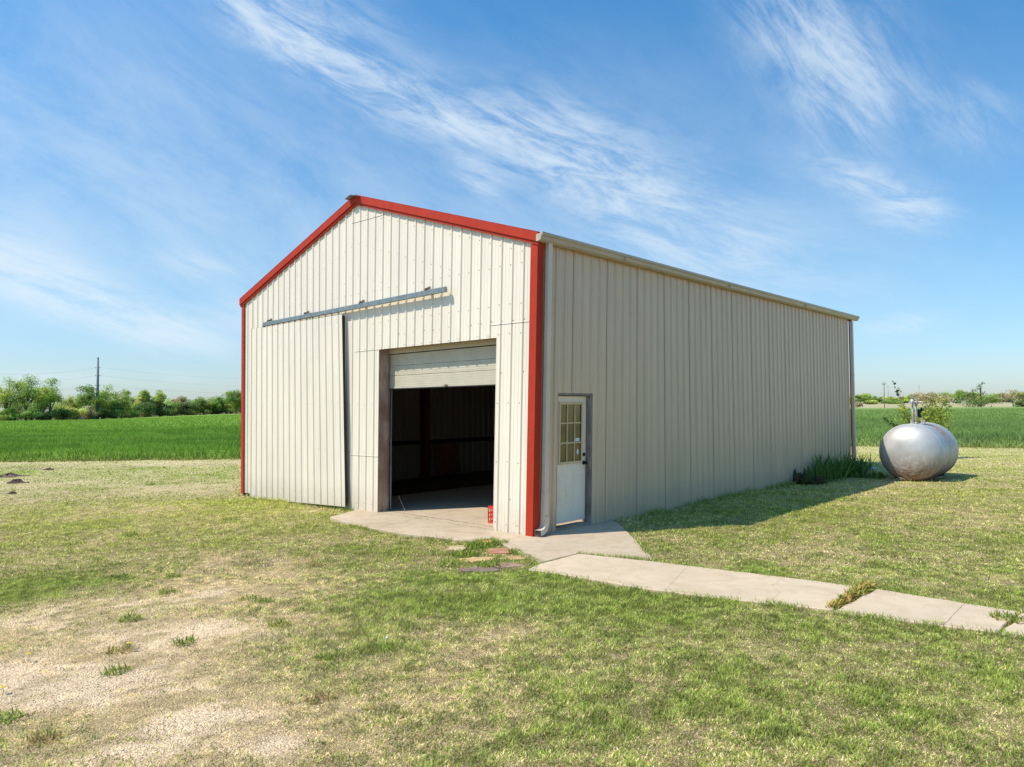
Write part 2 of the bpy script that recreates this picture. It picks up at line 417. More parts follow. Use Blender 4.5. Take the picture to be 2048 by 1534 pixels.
# ------------------------------------------------------------------ crop field (structure) and crop (stuff)
ts = np.concatenate([np.linspace(-1.3, 1.3, 260)])
def near_depth(t):
    d = np.full(t.shape, 30.)
    for _ in range(30): d = field_near(t*d)
    return d
nd = near_depth(ts)-.15; fd = far_depth(ts)
q = np.linspace(0, 1, 170)[:, None]
D = nd*(fd/nd)**q; Xf = ts[None, :]*D; Yf = D
def crop_col(x, y):
    n = fbm(x, y, .045, 4, 3); m_ = fbm(x*.25, y, .5, 4, 9); k = fbm(x, y, .9, 3, 19)
    c1 = np.array((.22, .37, .05)); c2 = np.array((.068, .17, .026)); c3 = np.array((.27, .40, .055))
    d = np.sqrt(x*x+y*y)
    left = smooth(5, -5, x)[..., None] if False else (1-smooth(-5, 5, x))[..., None]
    dark = smooth(.38, .58, m_*.65+k*.35)*(1-smooth(45, 110, d)*.7)
    c = lerp(np.broadcast_to(c1, x.shape+(3,)), c2, np.clip(dark, 0, 1))
    c = lerp(c, c3, .45*smooth(.4, .7, n))
    right = np.array((.25, .33, .115))
    c = lerp(c, np.array((.27, .42, .05)), .7*smooth(70, 150, d)*(.5+.5*n))
    c = c*left+(c*.35+right*.65)*(1-left)
    edge = 1-smooth(.0, 1.0, y-field_near(x)+.5*(k-.5))
    c = lerp(c, np.array((.33, .33, .09)), edge*.8)
    return c
rise = smooth(.3, 1.8, Yf-field_near(Xf))
Zf = gz(Xf, Yf)-.02+.28*rise+(fbm(Xf, Yf, .8, 4)-.5)*.16*rise*(1-smooth(60, 140, Yf))
Vf = np.stack([Xf, Yf, Zf], -1).reshape(-1, 3); nx = len(ts); ny = len(q)
ii = (np.arange(ny-1)[:, None]*nx+np.arange(nx-1)[None, :]).ravel()
Tf = np.concatenate([np.stack([ii, ii+1, ii+nx+1], -1), np.stack([ii, ii+nx+1, ii+nx], -1)])
mf, nt, b = new_mat('crop_ground')
a = N(nt, 'ShaderNodeAttribute', attribute_name='col')
n1 = noise(nt, 2.5, 8, .75, mapscale=(.6, 1, 1)); n2 = noise(nt, 9, 6, .75)
o = mix(nt, .75, a.outputs['Color'], ramp(nt, n1, [(.3, (.6, .62, .55)), (.7, (1.3, 1.25, 1.3))]), 'MULTIPLY')
o = mix(nt, .6, o, ramp(nt, n2, [(.3, (.55, .6, .55)), (.7, (1.35, 1.3, 1.35))]), 'MULTIPLY')
nt.links.new(o, b.inputs['Base Color']); b.inputs['Roughness'].default_value = .85; b.inputs['Specular IOR Level'].default_value = .15
bump(nt, b, n2, .7, .06)
fo = fast_mesh('field', Vf, Tf, crop_col(Xf, Yf).reshape(-1, 3)*.95, mf); tag(fo, kind='structure')

def blades(x, y, z, h, w, lean, cols, tipgain=1.15):
    """one bent grass blade per entry -> V, T, C"""
    n = len(x); az = rng.random(n)*2*np.pi; la = rng.random(n)*2*np.pi
    wx, wy = np.cos(az)*w/2, np.sin(az)*w/2
    lx, ly = np.cos(la)*lean*h, np.sin(la)*lean*h
    hz = h*np.sqrt(np.clip(1-np.minimum(lean, .95)**2, .08, 1))
    P = np.empty((n, 5, 3), np.float32)
    P[:, 0] = np.stack([x-wx, y-wy, z], -1); P[:, 1] = np.stack([x+wx, y+wy, z], -1)
    P[:, 2] = np.stack([x-wx*.8+lx*.35, y-wy*.8+ly*.35, z+hz*.6], -1); P[:, 3] = np.stack([x+wx*.8+lx*.35, y+wy*.8+ly*.35, z+hz*.6], -1)
    P[:, 4] = np.stack([x+lx, y+ly, z+hz], -1)
    t = np.array([[0, 1, 2], [2, 1, 3], [2, 3, 4]])
    T = (np.arange(n)[:, None, None]*5+t[None]).reshape(-1, 3)
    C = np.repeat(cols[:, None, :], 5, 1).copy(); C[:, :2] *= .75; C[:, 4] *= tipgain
    return P.reshape(-1, 3), T, C.reshape(-1, 3)
def scatter_polar(n, t0, t1, d0, d1, power=1.0):
    """even on the ground for power=1, thinner with distance below that"""
    t = rng.uniform(t0, t1, n); u = rng.random(n)
    e = 2*power
    d = (d0**e+u*(d1**e-d0**e))**(1/e) if e > 0 else d0*(d1/d0)**u
    return t*d, d
# crop blades
parts = []
for (t0, t1, d0, d1, n, h, w, pw) in ((-.8, -.33, 26, 75, 120000, .34, .022, .35), (.38, .85, 28, 85, 120000, .36, .022, .35), (-.8, -.3, 60, 200, 50000, .36, .07, .3), (.38, .85, 70, 250, 50000, .38, .08, .3), (-1.3, -.8, 24, 120, 40000, .34, .045, .3), (.85, 1.3, 26, 120, 40000, .36, .045, .3)):
    x, y = scatter_polar(n, t0, t1, d0, d1, pw)
    k = y-field_near(x); fe = rng.random(len(x))
    ok = (k > -.35+1.3*fbm(x, y, .7, 3)*fe) & (y < far_depth(x/y)-2)
    x, y, k = x[ok], y[ok], k[ok]
    hh = h*(.6+.6*rng.random(len(x)))*(.35+.65*smooth(-.2, 1.6, k))*(.75+.6*fbm(x, y, .35, 3, 5))
    c = crop_col(x, y)*(.55+.85*rng.random(len(x)))[:, None]
    parts.append(blades(x, y, gz(x, y)+.12*smooth(.3, 1.5, k), hh, w*(.6+.8*rng.random(len(x))), .15+.5*rng.random(len(x)), c, 1.2))
def merge(parts):
    Vs, Ts, Cs, o = [], [], [], 0
    for v, t, c in parts: Vs.append(v); Ts.append(t+o); Cs.append(c); o += len(v)
    return np.concatenate(Vs), np.concatenate(Ts), np.concatenate(Cs)
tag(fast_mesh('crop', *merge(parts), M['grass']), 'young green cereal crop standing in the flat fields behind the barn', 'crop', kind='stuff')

# lawn grass
wall_line_d = lambda x, y: -(-(x-CX)*cT+(y-CY)*sT)          # distance outside the side wall
parts = []
def lawn_batch(n, d0, d1, h, w, pw, t0=-.78, t1=.78, lim=1.0):
    x, y = scatter_polar(n, t0, t1, d0, d1, pw)
    green, grav, lime, dens, hgt, n1, n2, n3 = masks(x, y)
    ok = rng.random(n) < dens
    for P in pave+[barn_poly]: ok &= ~inpoly(x, y, P)
    ok &= y < field_near(x)+.5
    x, y, green, grav, lime, hgt, n2 = [q_[ok] for q_ in (x, y, green, grav, lime, hgt, n2)]
    m = len(x)
    isg = rng.random(m) < np.clip(green*1.12, .05, .97)
    cg = lerp(np.broadcast_to(C_GREEN, (m, 3)), C_LIME, np.clip(lime*.8+.6*rng.random(m), 0, 1))
    cs = C_STRAW*(.75+.6*rng.random(m))[:, None]
    c = np.where(isg[:, None], cg*(.75+.6*rng.random(m))[:, None], cs)*(.72+.56*smooth(.3, .7, fbm(x, y, 13, 2, 77)))[:, None]
    d = wall_line_d(x, y); lx = (x-CX)*sT+(y-CY)*cT
    wall = (lx > 1.9) & (lx < BL) & (d > 0) & (d < .16)
    fd_ = np.abs(lx+.06); front = (-(x-CX)*cT+(y-CY)*sT > 4.3) & (lx < 0) & (lx > -.2) & (-(x-CX)*cT+(y-CY)*sT < BW+.1)
    hh = h*hgt*(.55+.75*rng.random(m))*np.where(isg, 1.0, .8)*np.where(wall, 2.0, 1)*np.where(front, 1.8, 1)
    lean = np.where(isg, .35+.58*rng.random(m), .6+.38*rng.random(m))
    return blades(x, y, gtop(x, y)-.003, hh, w*(.6+.8*rng.random(m)), lean, c)
parts.append(lawn_batch(620000, 3.3, 8.5, .042, .0058, .65))
parts.append(lawn_batch(430000, 8, 16, .048, .0092, .55))
parts.append(lawn_batch(200000, 15, 36, .055, .020, .5))
for t0_, t1_ in ((-1.7, -.78), (.78, 1.7)):      # the lawn goes on beyond the picture
    parts.append(lawn_batch(90000, 3.3, 15, .045, .010, .5, t0_, t1_)); parts.append(lawn_batch(50000, 14, 34, .055, .022, .5, t0_, t1_))
# extra tufts along paving edges and wall foot
def edge_tufts(poly, n, h, segs=None):
    xs_, ys_ = [], []
    for i in range(len(poly)):
        if segs is not None and i not in segs: continue
        a_, b_ = poly[i], poly[(i+1) % len(poly)]; ln = math.hypot(b_[0]-a_[0], b_[1]-a_[1])
        k = max(1, int(n*ln)); u = rng.random(k); clump = vnoise(u*ln*3+i*9, u*0+i*3.3); keep = rng.random(k) < smooth(.15, .8, clump)
        u = u[keep]; k = len(u)
        nx_, ny_ = (b_[1]-a_[1])/ln, -(b_[0]-a_[0])/ln; s_ = rng.normal(0, .022, k)
        s_ = s_*1.5; xs_.append(a_[0]+(b_[0]-a_[0])*u+nx_*s_); ys_.append(a_[1]+(b_[1]-a_[1])*u+ny_*s_)
    x = np.concatenate(xs_); y = np.concatenate(ys_)
    okk = ~inpoly(x, y, barn_poly); x, y = x[okk], y[okk]; m = len(x)
    isg = rng.random(m) < .8
    c = np.where(isg[:, None], C_GREEN*(.8+.7*rng.random(m))[:, None], C_STRAW*.85)
    return blades(x, y, gtop(x, y), h*(.5+rng.random(m)), .006*(.6+.8*rng.random(m)), .3+.5*rng.random(m), c)
parts.append(edge_tufts(apron, 800, .055, segs=(0, 1, 2, 3, 4, 5, 6, 7, 8, 9, 11, 12, 16, 17)))
parts.append(edge_tufts(slab1, 950, .055, segs=(1, 2, 3, 4, 5, 7, 8)))
parts.append(edge_tufts(slab2, 950, .055, segs=(1, 2, 4, 5))); parts.append(edge_tufts(slab3, 950, .055, segs=(1, 3)))
wl = [L2(1.95, -.05), L2(BL+.3, -.05)]
parts.append(edge_tufts(wl, 260, .13, segs=(0,)))
parts.append(edge_tufts([L2(-.05, BW+.1), L2(-.05, 4.5)], 420, .09, segs=(0,)))
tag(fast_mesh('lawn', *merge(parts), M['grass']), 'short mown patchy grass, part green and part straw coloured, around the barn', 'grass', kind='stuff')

# gravel
n = 60000
x, y = scatter_polar(n, -.78, .2, 3.2, 9.5, .7); grav = masks(x, y)[1]
ok = rng.random(n) < grav*1.1; x, y = x[ok], y[ok]; m = len(x)
r = .0025+.0055*rng.random(m)**2.2
oc = np.array([(1, 0, 0), (0, 1, 0), (-1, 0, 0), (0, -1, 0), (0, 0, .8), (0, 0, -.5)], float)
an = rng.random(m)*6.28; Vp = oc[None]*r[:, None, None]*(.7+.6*rng.random((m, 6, 1)))
ca, sa = np.cos(an)[:, None], np.sin(an)[:, None]
Vp = np.stack([Vp[..., 0]*ca-Vp[..., 1]*sa+x[:, None], Vp[..., 0]*sa+Vp[..., 1]*ca+y[:, None], Vp[..., 2]+gtop(x, y)[:, None]+.002], -1)
tt = np.array([(0, 1, 4), (1, 2, 4), (2, 3, 4), (3, 0, 4), (1, 0, 5), (2, 1, 5), (3, 2, 5), (0, 3, 5)])
cg = np.array((.88, .69, .48))*(.55+.75*rng.random(m))[:, None]
mgv, nt, b = new_mat('gravel_stone'); a = N(nt, 'ShaderNodeAttribute', attribute_name='col'); nt.links.new(a.outputs['Color'], b.inputs['Base Color']); b.inputs['Roughness'].default_value = .9
tag(fast_mesh('gravel', Vp.reshape(-1, 3), (np.arange(m)[:, None, None]*6+tt[None]).reshape(-1, 3), np.repeat(cg, 6, 0), mgv),
    'pale crushed stone showing through the worn grass at the left', 'gravel', kind='stuff')

# ------------------------------------------------------------------ paving slabs
def slab(name, poly, top, thick, mat, joints=(), jit=.011):
    # subdivide the outline a little so the edges are not ruler straight
    pts = []
    for i in range(len(poly)):
        a_, b_ = Vector(poly[i]), Vector(poly[(i+1) % len(poly)]); k = max(1, int((b_-a_).length/.12))
        for j in range(k):
            p = a_.lerp(b_, j/k); f = jit if j else 0
            pts.append((p.x+random.uniform(-f, f), p.y+random.uniform(-f, f)))
    m = MB(); n = len(pts)
    area = sum(pts[i][0]*pts[(i+1) % n][1]-pts[(i+1) % n][0]*pts[i][1] for i in range(n))
    if area < 0: pts = pts[::-1]
    c = Vector((sum(p[0] for p in pts)/n, sum(p[1] for p in pts)/n))
    ins = []
    for i in range(n):
        a_, b_ = Vector(pts[i-1]), Vector(pts[(i+1) % n]); d = (b_-a_).normalized(); ins.append((pts[i][0]-d.y*.008, pts[i][1]+d.x*.008))
    Vv = [(p[0], p[1], top-thick) for p in pts]+[(p[0], p[1], top-.006) for p in pts]+[(p[0], p[1], top) for p in ins]
    F_ = [(i, (i+1) % n, n+(i+1) % n, n+i) for i in range(n)]+[(n+i, n+(i+1) % n, 2*n+(i+1) % n, 2*n+i) for i in range(n)]
    F_.append(tuple(range(2*n, 3*n)))
    m.add(Vv, F_)
    for pl, w in joints:     # thin dirt-filled joints laid on the surface
        for i in range(len(pl)-1):
            a_, b_ = Vector(pl[i]), Vector(pl[i+1]); k = max(2, int((b_-a_).length/.05)); d = (b_-a_).normalized(); nn = Vector((-d.y, d.x)); prev = None
            for j in range(k+1):
                p = a_.lerp(b_, j/k)+nn*random.uniform(-w, w)*.6; ww = w*random.uniform(.25, 1)
                cur = [(p.x+nn.x*ww, p.y+nn.y*ww, top+.0012), (p.x-nn.x*ww, p.y-nn.y*ww, top+.0012)]
                if prev: m.add([prev[0], prev[1], cur[1], cur[0]], [(0, 1, 2, 3)], 1)
                prev = cur
    o = m.build(name, [mat, M['crack']]); return tag(o, kind='structure')
slab('apron', apron, 0, .09, M['concrete'], [([g2(763, 1053, 0), g2(905, 1021, 0)], .004)])
slab('path', slab1, .012, .09, M['walk'], [([g2(1378, 1129, wz), g2(1330, 1181, wz)], .0016), ([g2(1565, 1155, wz), g2(1545, 1172, wz), g2(1560, 1186, wz), g2(1535, 1205, wz)], .0014), ([g2(1210, 1120, wz), g2(1232, 1138, wz), g2(1215, 1158, wz)], .0012)])
slab('path', slab2, .014, .09, M['walk'], [([g2(1930, 1206, wz), g2(1888, 1250, wz)], .003)])
slab('path', slab3, .010, .09, M['walk'])
# floor inside the barn
fl = MB(); fl.box((.025, .03, -.1), (BL-.05, 5.57, 0))
cr = []; rx = 0
def strip(mb, pts, w, z, mi):
    prev = None
    for p in pts:
        ww = w*random.uniform(.2, 1); cur = [(p[0]+ww, p[1], z), (p[0]-ww, p[1], z)]
        if prev: mb.add([prev[0], prev[1], cur[1], cur[0]], [(0, 1, 2, 3)], mi)
        prev = cur
strip(fl, [(.22+random.uniform(-.025, .025), 3.6-i*.06, 0) for i in range(44)], .022, .0015, 1)
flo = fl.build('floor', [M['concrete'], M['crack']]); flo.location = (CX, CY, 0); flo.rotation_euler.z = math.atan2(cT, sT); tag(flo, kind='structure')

# ------------------------------------------------------------------ the barn
ANG = math.atan2(cT, sT)
barn = empty('metal_barn', (CX, CY, 0), 'cream ribbed metal barn with red trim and a half-raised overhead door', 'barn', rz=ANG)
P0 = .2286
def profile(t0, t1, phase, extra=()):
    br = []
    k0 = int(math.floor((t0-phase)/P0))-1
    for k in range(k0, k0+int((t1-t0)/P0)+4):
        c = phase+k*P0
        br += [(c-.027, 0), (c-.011, .019), (c+.011, .019), (c+.027, 0)]
        for q_ in (P0/3, 2*P0/3): br += [(c+q_-.012, 0), (c+q_-.005, .0035), (c+q_+.005, .0035), (c+q_+.012, 0)]
    br.sort(); bx_ = [a_ for a_, _ in br]; bo = [b_ for _, b_ in br]
    ts_ = sorted(set([t0, t1]+[a_ for a_ in bx_ if t0 < a_ < t1]+[e for e in extra if t0 < e < t1]))
    return [(t, float(np.interp(t, bx_, bo))) for t in ts_]
def siding(mb, t0, t1, phase, z0, ztop, to3, holes=(), mi=0, hk=1.0):
    ex = [h for H_ in holes for h in H_[:2]]+[BW/2]
    pr = profile(t0, t1, phase, ex)
    pr = [(t, o*hk) for t, o in pr]
    for (ta, oa), (tb, ob) in zip(pr, pr[1:]):
        tm = (ta+tb)/2; spans = [(z0, None)]
        for (h0, h1, hz0, hz1) in holes:
            if h0 < tm < h1:
                spans = ([(z0, hz0)] if hz0 > z0+.01 else [])+[(hz1, None)]
        for (a_, b_) in spans:
            za, zb = (ztop(ta), ztop(tb)) if b_ is None else (b_, b_)
            mb.add([to3(ta, oa, a_), to3(tb, ob, a_), to3(tb, ob, zb), to3(ta, oa, za)], [(0, 1, 2, 3)], mi)
    return pr
def screws(mb, t0, t1, phase, rows, to3, ok=lambda t, z: True, mi=2, prob=.93, offs=(.036,)):
    k = int(math.ceil((t0-phase)/P0))
    while phase+k*P0 < t1-.04:
        for z in rows:
            zz = z(phase+k*P0) if callable(z) else z
            for o_ in offs:
                t = phase+k*P0+o_
                if random.random() < prob and ok(t, zz):
                    zz2 = zz+random.uniform(-.012, .012); r_ = .0075; vs = []
                    for hgt_ in (.0, .006):
                        for a_ in range(6): vs.append(to3(t+math.cos(a_*1.047)*r_, hgt_+.001, zz2+math.sin(a_*1.047)*r_))
                    mb.add(vs, [(6, 7, 8, 9, 10, 11)]+[(i, (i+1) % 6, 6+(i+1) % 6, 6+i) for i in range(6)], mi)
        k += 1
def lap(mb, pts, to3, phase, mi=1):    # a sheet lap: dark line with a lip, follows the ribs
    for (ta, za), (tb, zb) in zip(pts, pts[1:]):
        lo, hi = min(ta, tb), max(ta, tb)
        pr = profile(lo, hi, phase)
        for (a_, oa), (b_, ob) in zip(pr, pr[1:]):
            f1, f2 = (a_-ta)/(tb-ta), (b_-ta)/(tb-ta); z1, z2 = za+(zb-za)*f1, za+(zb-za)*f2
            mb.add([to3(a_, oa+.002, z1-.006), to3(b_, ob+.002, z2-.006), to3(b_, ob+.002, z2), to3(a_, oa+.002, z1)], [(0, 1, 2, 3)], mi)
            mb.add([to3(a_, oa+.005, z1), to3(b_, ob+.005, z2), to3(b_, ob+.003, z2+.03), to3(a_, oa+.003, z1+.03)], [(0, 1, 2, 3)], 0)
def gable(t): return BH+BR*(1-abs(t-BW/2)/(BW/2))
B0 = .022
front3 = lambda t, o_, z: (B0-o_, t, z)
side3 = lambda t, o_, z: (t, B0+.006-o_, z)
FP = .288
OP = (.825, 3.80, -1, 2.955)
w = MB()
siding(w, .06, BW-.04, FP, -.02, gable, front3, [OP])
front_ok = lambda t, z: not (OP[0]-.02 < t < OP[1]+.02 and z < OP[3]+.02)
screws(w, .15, BW-.1, FP, [.12, 1.05, 1.95, 2.99, 3.45, 4.05], front3, lambda t, z: front_ok(t, z) and not (4.75 < t < 8.5 and z < 3.75))
screws(w, .15, BW-.1, FP, [lambda t: gable(t)-.16, lambda t: gable(t)-.75, lambda t: gable(t)-1.35], front3, lambda t, z: z > 4.1, offs=(.036, ))
screws(w, .15, BW-.1, FP, [.5, 2.4, 3.2], front3, front_ok, prob=.3, offs=(-.036, .03))
lap(w, [(.14, 3.145), (.52, 3.15), (.96, 3.155)], front3, FP)
lap(w, [(3.64, 2.953), (4.55, 2.953)], front3, FP)
lap(w, [(3.70, 5.415), (4.64, 5.432)], front3, FP)
lap(w, [(3.80, .999), (4.66, .998)], front3, FP)
# sheet edges (thin dark verticals)
for t, z0, z1 in ((.955, 2.96, 3.15), (3.64, 2.955, 3.0), (4.55, 0, 2.95), (4.64, 4.0, 5.43)):
    w.add([(B0-.003, t, z0), (B0-.003, t+.004, z0), (B0-.003, t+.004, z1), (B0-.003, t, z1)], [(0, 1, 2, 3)], 1)
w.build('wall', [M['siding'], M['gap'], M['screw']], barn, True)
# side wall (door opening)
SD = (.555, 1.445, -1, 2.09)
w = MB(); SP = .93
# bottom of the sheet steps as the grade rises
siding(w, .06, BL-.02, SP, -.03, lambda t: BH+.1, side3, [SD], hk=1.35)
screws(w, .15, BL, SP, [.15, 1.0, 2.35, 3.5, 4.1], side3, lambda t, z: not (.5 < t < 1.5 and z < 2.15), prob=.75)
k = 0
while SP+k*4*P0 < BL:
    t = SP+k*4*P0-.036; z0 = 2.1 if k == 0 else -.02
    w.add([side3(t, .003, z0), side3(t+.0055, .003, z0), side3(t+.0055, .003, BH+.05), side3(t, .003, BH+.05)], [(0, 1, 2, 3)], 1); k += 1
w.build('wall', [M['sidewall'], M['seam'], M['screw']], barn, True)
w = MB(); siding(w, .04, BL-.02, SP, -.4, lambda t: BH+.1, lambda t, o_, z: (t, BW-B0+o_, z)); w.build('wall', [M['dimwall']], barn, True)
w = MB(); siding(w, .04, BW-.04, FP, -.4, gable, lambda t, o_, z: (BL-B0+o_, t, z)); w.build('wall', [M['dimwall']], barn, True)
# roof: two ribbed slopes
rf = MB(); rz0 = .10
def roof3(t, o_, s, sgn):   # s: 0 at the eave .. 1 at the ridge
    y = (-.10+s*(BW/2+.10)) if sgn < 0 else (BW+.10-s*(BW/2+.10))
    z = BH+rz0-.10*BR/(BW/2)+s*(BR+.10*BR/(BW/2))+o_
    return (t, y, z)
for sgn in (-1, 1):
    pr = profile(-.02, BL+.05, .1)
    for (ta, oa), (tb, ob) in zip(pr, pr[1:]):
        rf.add([roof3(ta, oa, 0, sgn), roof3(tb, ob, 0, sgn), roof3(tb, ob, 1, sgn), roof3(ta, oa, 1, sgn)], [(0, 1, 2, 3)])
roof = rf.build('roof', [M['roof']], barn, True)
rc = MB(); zr = BH+BR+rz0+.03
for sg in (-1, 1):
    y1 = BW/2+sg*.17; zz1 = zr-.17*BR/(BW/2)+.012
    rc.hexa([(-.16, BW/2, zr), (BL+.06, BW/2, zr), (BL+.06, y1, zz1-.002), (-.16, y1, zz1-.002),
             (-.16, BW/2, zr+.012), (BL+.06, BW/2, zr+.012), (BL+.06, y1, zz1+.008), (-.16, y1, zz1+.008)])
rc.build('ridge_cap', [M['galv']], roof, True)
# rake trims: a lower lip, a face and a top flange
for xf, sgnx in ((0, -1), (BL, 1)):
    for side_ in (0, 1):
        m = MB(); ye, ym = (-.05, BW/2) if side_ == 0 else (BW+.05, BW/2)
        sl = BR/(BW/2)
        ze = BH-.05*sl
        def pt(y, z, x): return (xf+sgnx*x, y, z)
        zm = BH+BR
        for (x0, x1, a0, a1) in ((-.0, .030, -.03, .018), (-.0, .052, .018, .155)):
            v = [pt(ye, ze+a0, x0), pt(ye, ze+a0, x1), pt(ym, zm+a0, x1), pt(ym, zm+a0, x0), pt(ye, ze+a1, x0), pt(ye, ze+a1, x1), pt(ym, zm+a1, x1), pt(ym, zm+a1, x0)]
            m.hexa(v)
        v = [pt(ye, ze+.145, -.14), pt(ye, ze+.157, .054), pt(ym, zm+.157, .054), pt(ym, zm+.145, -.14)]
        v = v+[(a_, b_, c_+.006) for a_, b_, c_ in v]; m.hexa(v)
        m.build('rake_trim', [M['red']], barn, True)
# corner trims
for (cx_, cy_, sx, sy) in ((0, 0, 1, 1), (0, BW, 1, -1), (BL, 0, -1, 1), (BL, BW, -1, -1)):
    m = MB(); wd = (.125 if cx_ == 0 else .02) if cy_ == 0 else .10
    # two legs, plus the small return lip of a folded trim
    def Q(a, b): return (cx_+sx*a, cy_+sy*b)
    pr = [Q(-.014, -.014), Q(wd, -.014), Q(wd, -.006), Q(-.006, -.006), Q(-.006, wd), Q(-.014, wd)]
    zt = BH-.01 if cx_ == 0 else BH+.02
    zt0 = -.03 if cy_ == 0 and cx_ == 0 else -.06
    n = 6; vs = [(p[0], p[1], zt0) for p in pr]+[(p[0], p[1], zt) for p in pr]
    m.add(vs, [(i, (i+1) % n, n+(i+1) % n, n+i) for i in range(n)]+[tuple(range(n)), tuple(range(n, 2*n))])
    for z in np.arange(.3, 4.2, .62):
        for (ax, ay) in (Q(-.016, wd*.88),):
            m.box((ax-.004, ay-.006, z), (ax+.004, ay+.006, z+.011), 1)
    m.build('corner_trim', [M['red'], M['rust']], barn, True)
# gutter
gp = [(0, 0), (0, .10), (.004, .105), (.012, .105), (.012, .02), (.055, .012), (.085, .03), (.095, .075), (.118, .095), (.118, .125), (.126, .125), (.126, .088), (.104, .070), (.092, .020), (.060, .0)]
m = MB(); gx = [(-.06+i*(14.12+.06)/18, -.02, BH+.005+.0*i) for i in range(19)]
m.sweep(gx, [(a_, b_) for a_, b_ in gp], (0, 0, 1))
# end caps
for xe in (-.062, 14.12):
    n = len(m.V); ec = [(0, 0), (0, .10), (.118, .12), (.118, .095), (.095, .075), (.085, .03), (.055, .004)]
    m.add([(xe, -.02-a_, BH+.005+b_) for a_, b_ in ec], [tuple(range(7))])
for xx in (2.1, 6.0, 10.1): m.box((xx, -.148, BH+.02), (xx+.012, -.02, BH+.128))
m.build('gutter', [M['gutter']], barn, True)
# downspouts
def rect_prof(a, b): return [(-a/2, -b/2), (a/2, -b/2), (a/2, b/2), (-a/2, b/2)]
m = MB()
m.sweep([(.205, -.052, BH+.02), (.205, -.052, 2.95), (.205, -.052, .16)], rect_prof(.062, .092), (1, 0, 0))
for z, h_ in ((2.93, .05), (.60, .02)):
    m.sweep([(.205, -.052, z), (.205, -.052, z+h_)], rect_prof(.070, .100), (1, 0, 0))
m.sweep([(.205, -.054, .62), (.205, -.054, .15)], rect_prof(.074, .102), (1, 0, 0))
ds = m.build('downspout', [M['pale']], barn, True)
def elbow(pts, a, b, par, mat, dark):
    m = MB(); m.sweep(pts, rect_prof(a, b), (1, 0, 0), cap=False)
    k = len(pts)
    p0, p1 = Vector(pts[-2]), Vector(pts[-1]); d = (p1-p0).normalized()
    m.sweep([p1-d*.02, p1-d*.018], rect_prof(a*.92, b*.92), (1, 0, 0), mi=1)
    return m.build('elbow', [mat, dark], par, True)
el = [(.205-.0*i, -.054-.12*(1-math.cos(a_*1.2)), .155-.10*math.sin(a_*1.2)) for i, a_ in enumerate((0, .25, .5, .75, 1.0))]
el = [(.205, -.054, .16)]+[(.205-.045*math.sin(t*1.25), -.054-.10*(1-math.cos(t*1.25)), .16-.115*math.sin(t*1.25)) for t in (.15, .35, .55, .75, 1)]+[(.125, -.19, .035)]
m = MB(); ep = [(.205, -.056, .27), (.204, -.057, .20), (.192, -.06, .14), (.160, -.066, .095), (.110, -.074, .068), (.055, -.082, .058), (.015, -.088, .055)]
m.sweep(ep, rect_prof(.082, .108), (0, 1, 0), cap=False)
m.sweep([(.024, -.087, .0555), (.022, -.087, .0555)], rect_prof(.076, .10), (0, 1, 0), mi=1)
m.sweep([(.206, -.056, .265), (.206, -.056, .275)], rect_prof(.088, .114), (0, 1, 0))
m.build('elbow', [M['pale'], M['gap']], ds, True)
m = MB(); fx = BL+.05
m.sweep([(fx, -.05, BH+.02), (fx, -.05, .2)], rect_prof(.062, .088), (1, 0, 0)); m.sweep([(fx, -.05, 2.7), (fx, -.05, 2.75)], rect_prof(.07, .096), (1, 0, 0))
ds2 = m.build('downspout', [M['pale']], barn)
m = MB(); m.tube([(fx, -.05, .22), (fx+.01, -.09, .14), (fx+.05, -.22, .09), (fx+.12, -.42, .085), (fx+.2, -.55, .08)], [.045, .045, .042, .042, .045], 12)
m.build('elbow', [M['white']], ds2, smooth_=True)
# sliding door track
m = MB(); ytr = [(-.065, 7.85, 3.752), (-.065, 1.86, 3.822)]
tp = [(-.030, -.042), (.030, -.042), (.030, .036), (.024, .042), (-.024, .042), (-.030, .036)]
m.sweep(ytr, tp, (0, 0, 1))
m.box((-.094, 7.83, 3.700), (-.036, 7.87, 3.715), 1)
for t in (5.9, 4.2, 2.45): 
    z = 3.752+(7.85-t)/5.99*.07; m.sweep([(-.065, t+.012, z), (-.065, t-.012, z)], [(a_*1.12, b_*1.12) for a_, b_ in tp], (0, 0, 1), mi=0)
track = m.build('door_track', [M['galv'], M['rust']], barn)
for t in (7.652, 6.152, 4.237, 2.354):
    m = MB(); z = 3.752+(7.85-t)/5.99*.07
    m.box((-.10, t-.016, z+.040), (.02, t+.016, z+.052)); m.box((-.012, t-.035, z+.05), (.0, t+.035, z+.115)); m.box((-.085, t-.012, z+.05), (-.03, t+.012, z+.085))
    m.tube([(-.07, t+.03, z+.07), (-.07, t-.03, z+.07)], .011, 8)
    m.build('bracket', [M['rust']], track)
# sliding door: ribbed leaf hanging proud of the wall, slightly racked
def slide3(t, o_, z):
    f = 1-z/3.7; sh = -.155*f*(1-(t-4.8)/4.0*.75)
    return (-.075-.03*f-o_, t+sh, z)
m = MB(); pr = profile(4.83, 8.41, FP+.09)
for (ta, oa), (tb, ob) in zip(pr, pr[1:]):
    zb = lambda t: .035-.035*(t-4.83)
    m.add([slide3(ta, oa, zb(ta)), slide3(tb, ob, zb(tb)), slide3(tb, ob, 3.69), slide3(ta, oa, 3.69)], [(0, 1, 2, 3)])
screws(m, 4.9, 8.4, FP+.09, [.2, 1.1, 2.0, 2.9, 3.55], slide3, prob=.6)
m2 = [slide3(4.83, -.055, .05), slide3(4.83, -.008, .05), slide3(4.90, -.008, .05), slide3(4.90, -.055, .05), slide3(4.83, -.055, 3.67), slide3(4.83, -.008, 3.67), slide3(4.90, -.008, 3.67), slide3(4.90, -.055, 3.67)]
m.hexa(m2, 1)
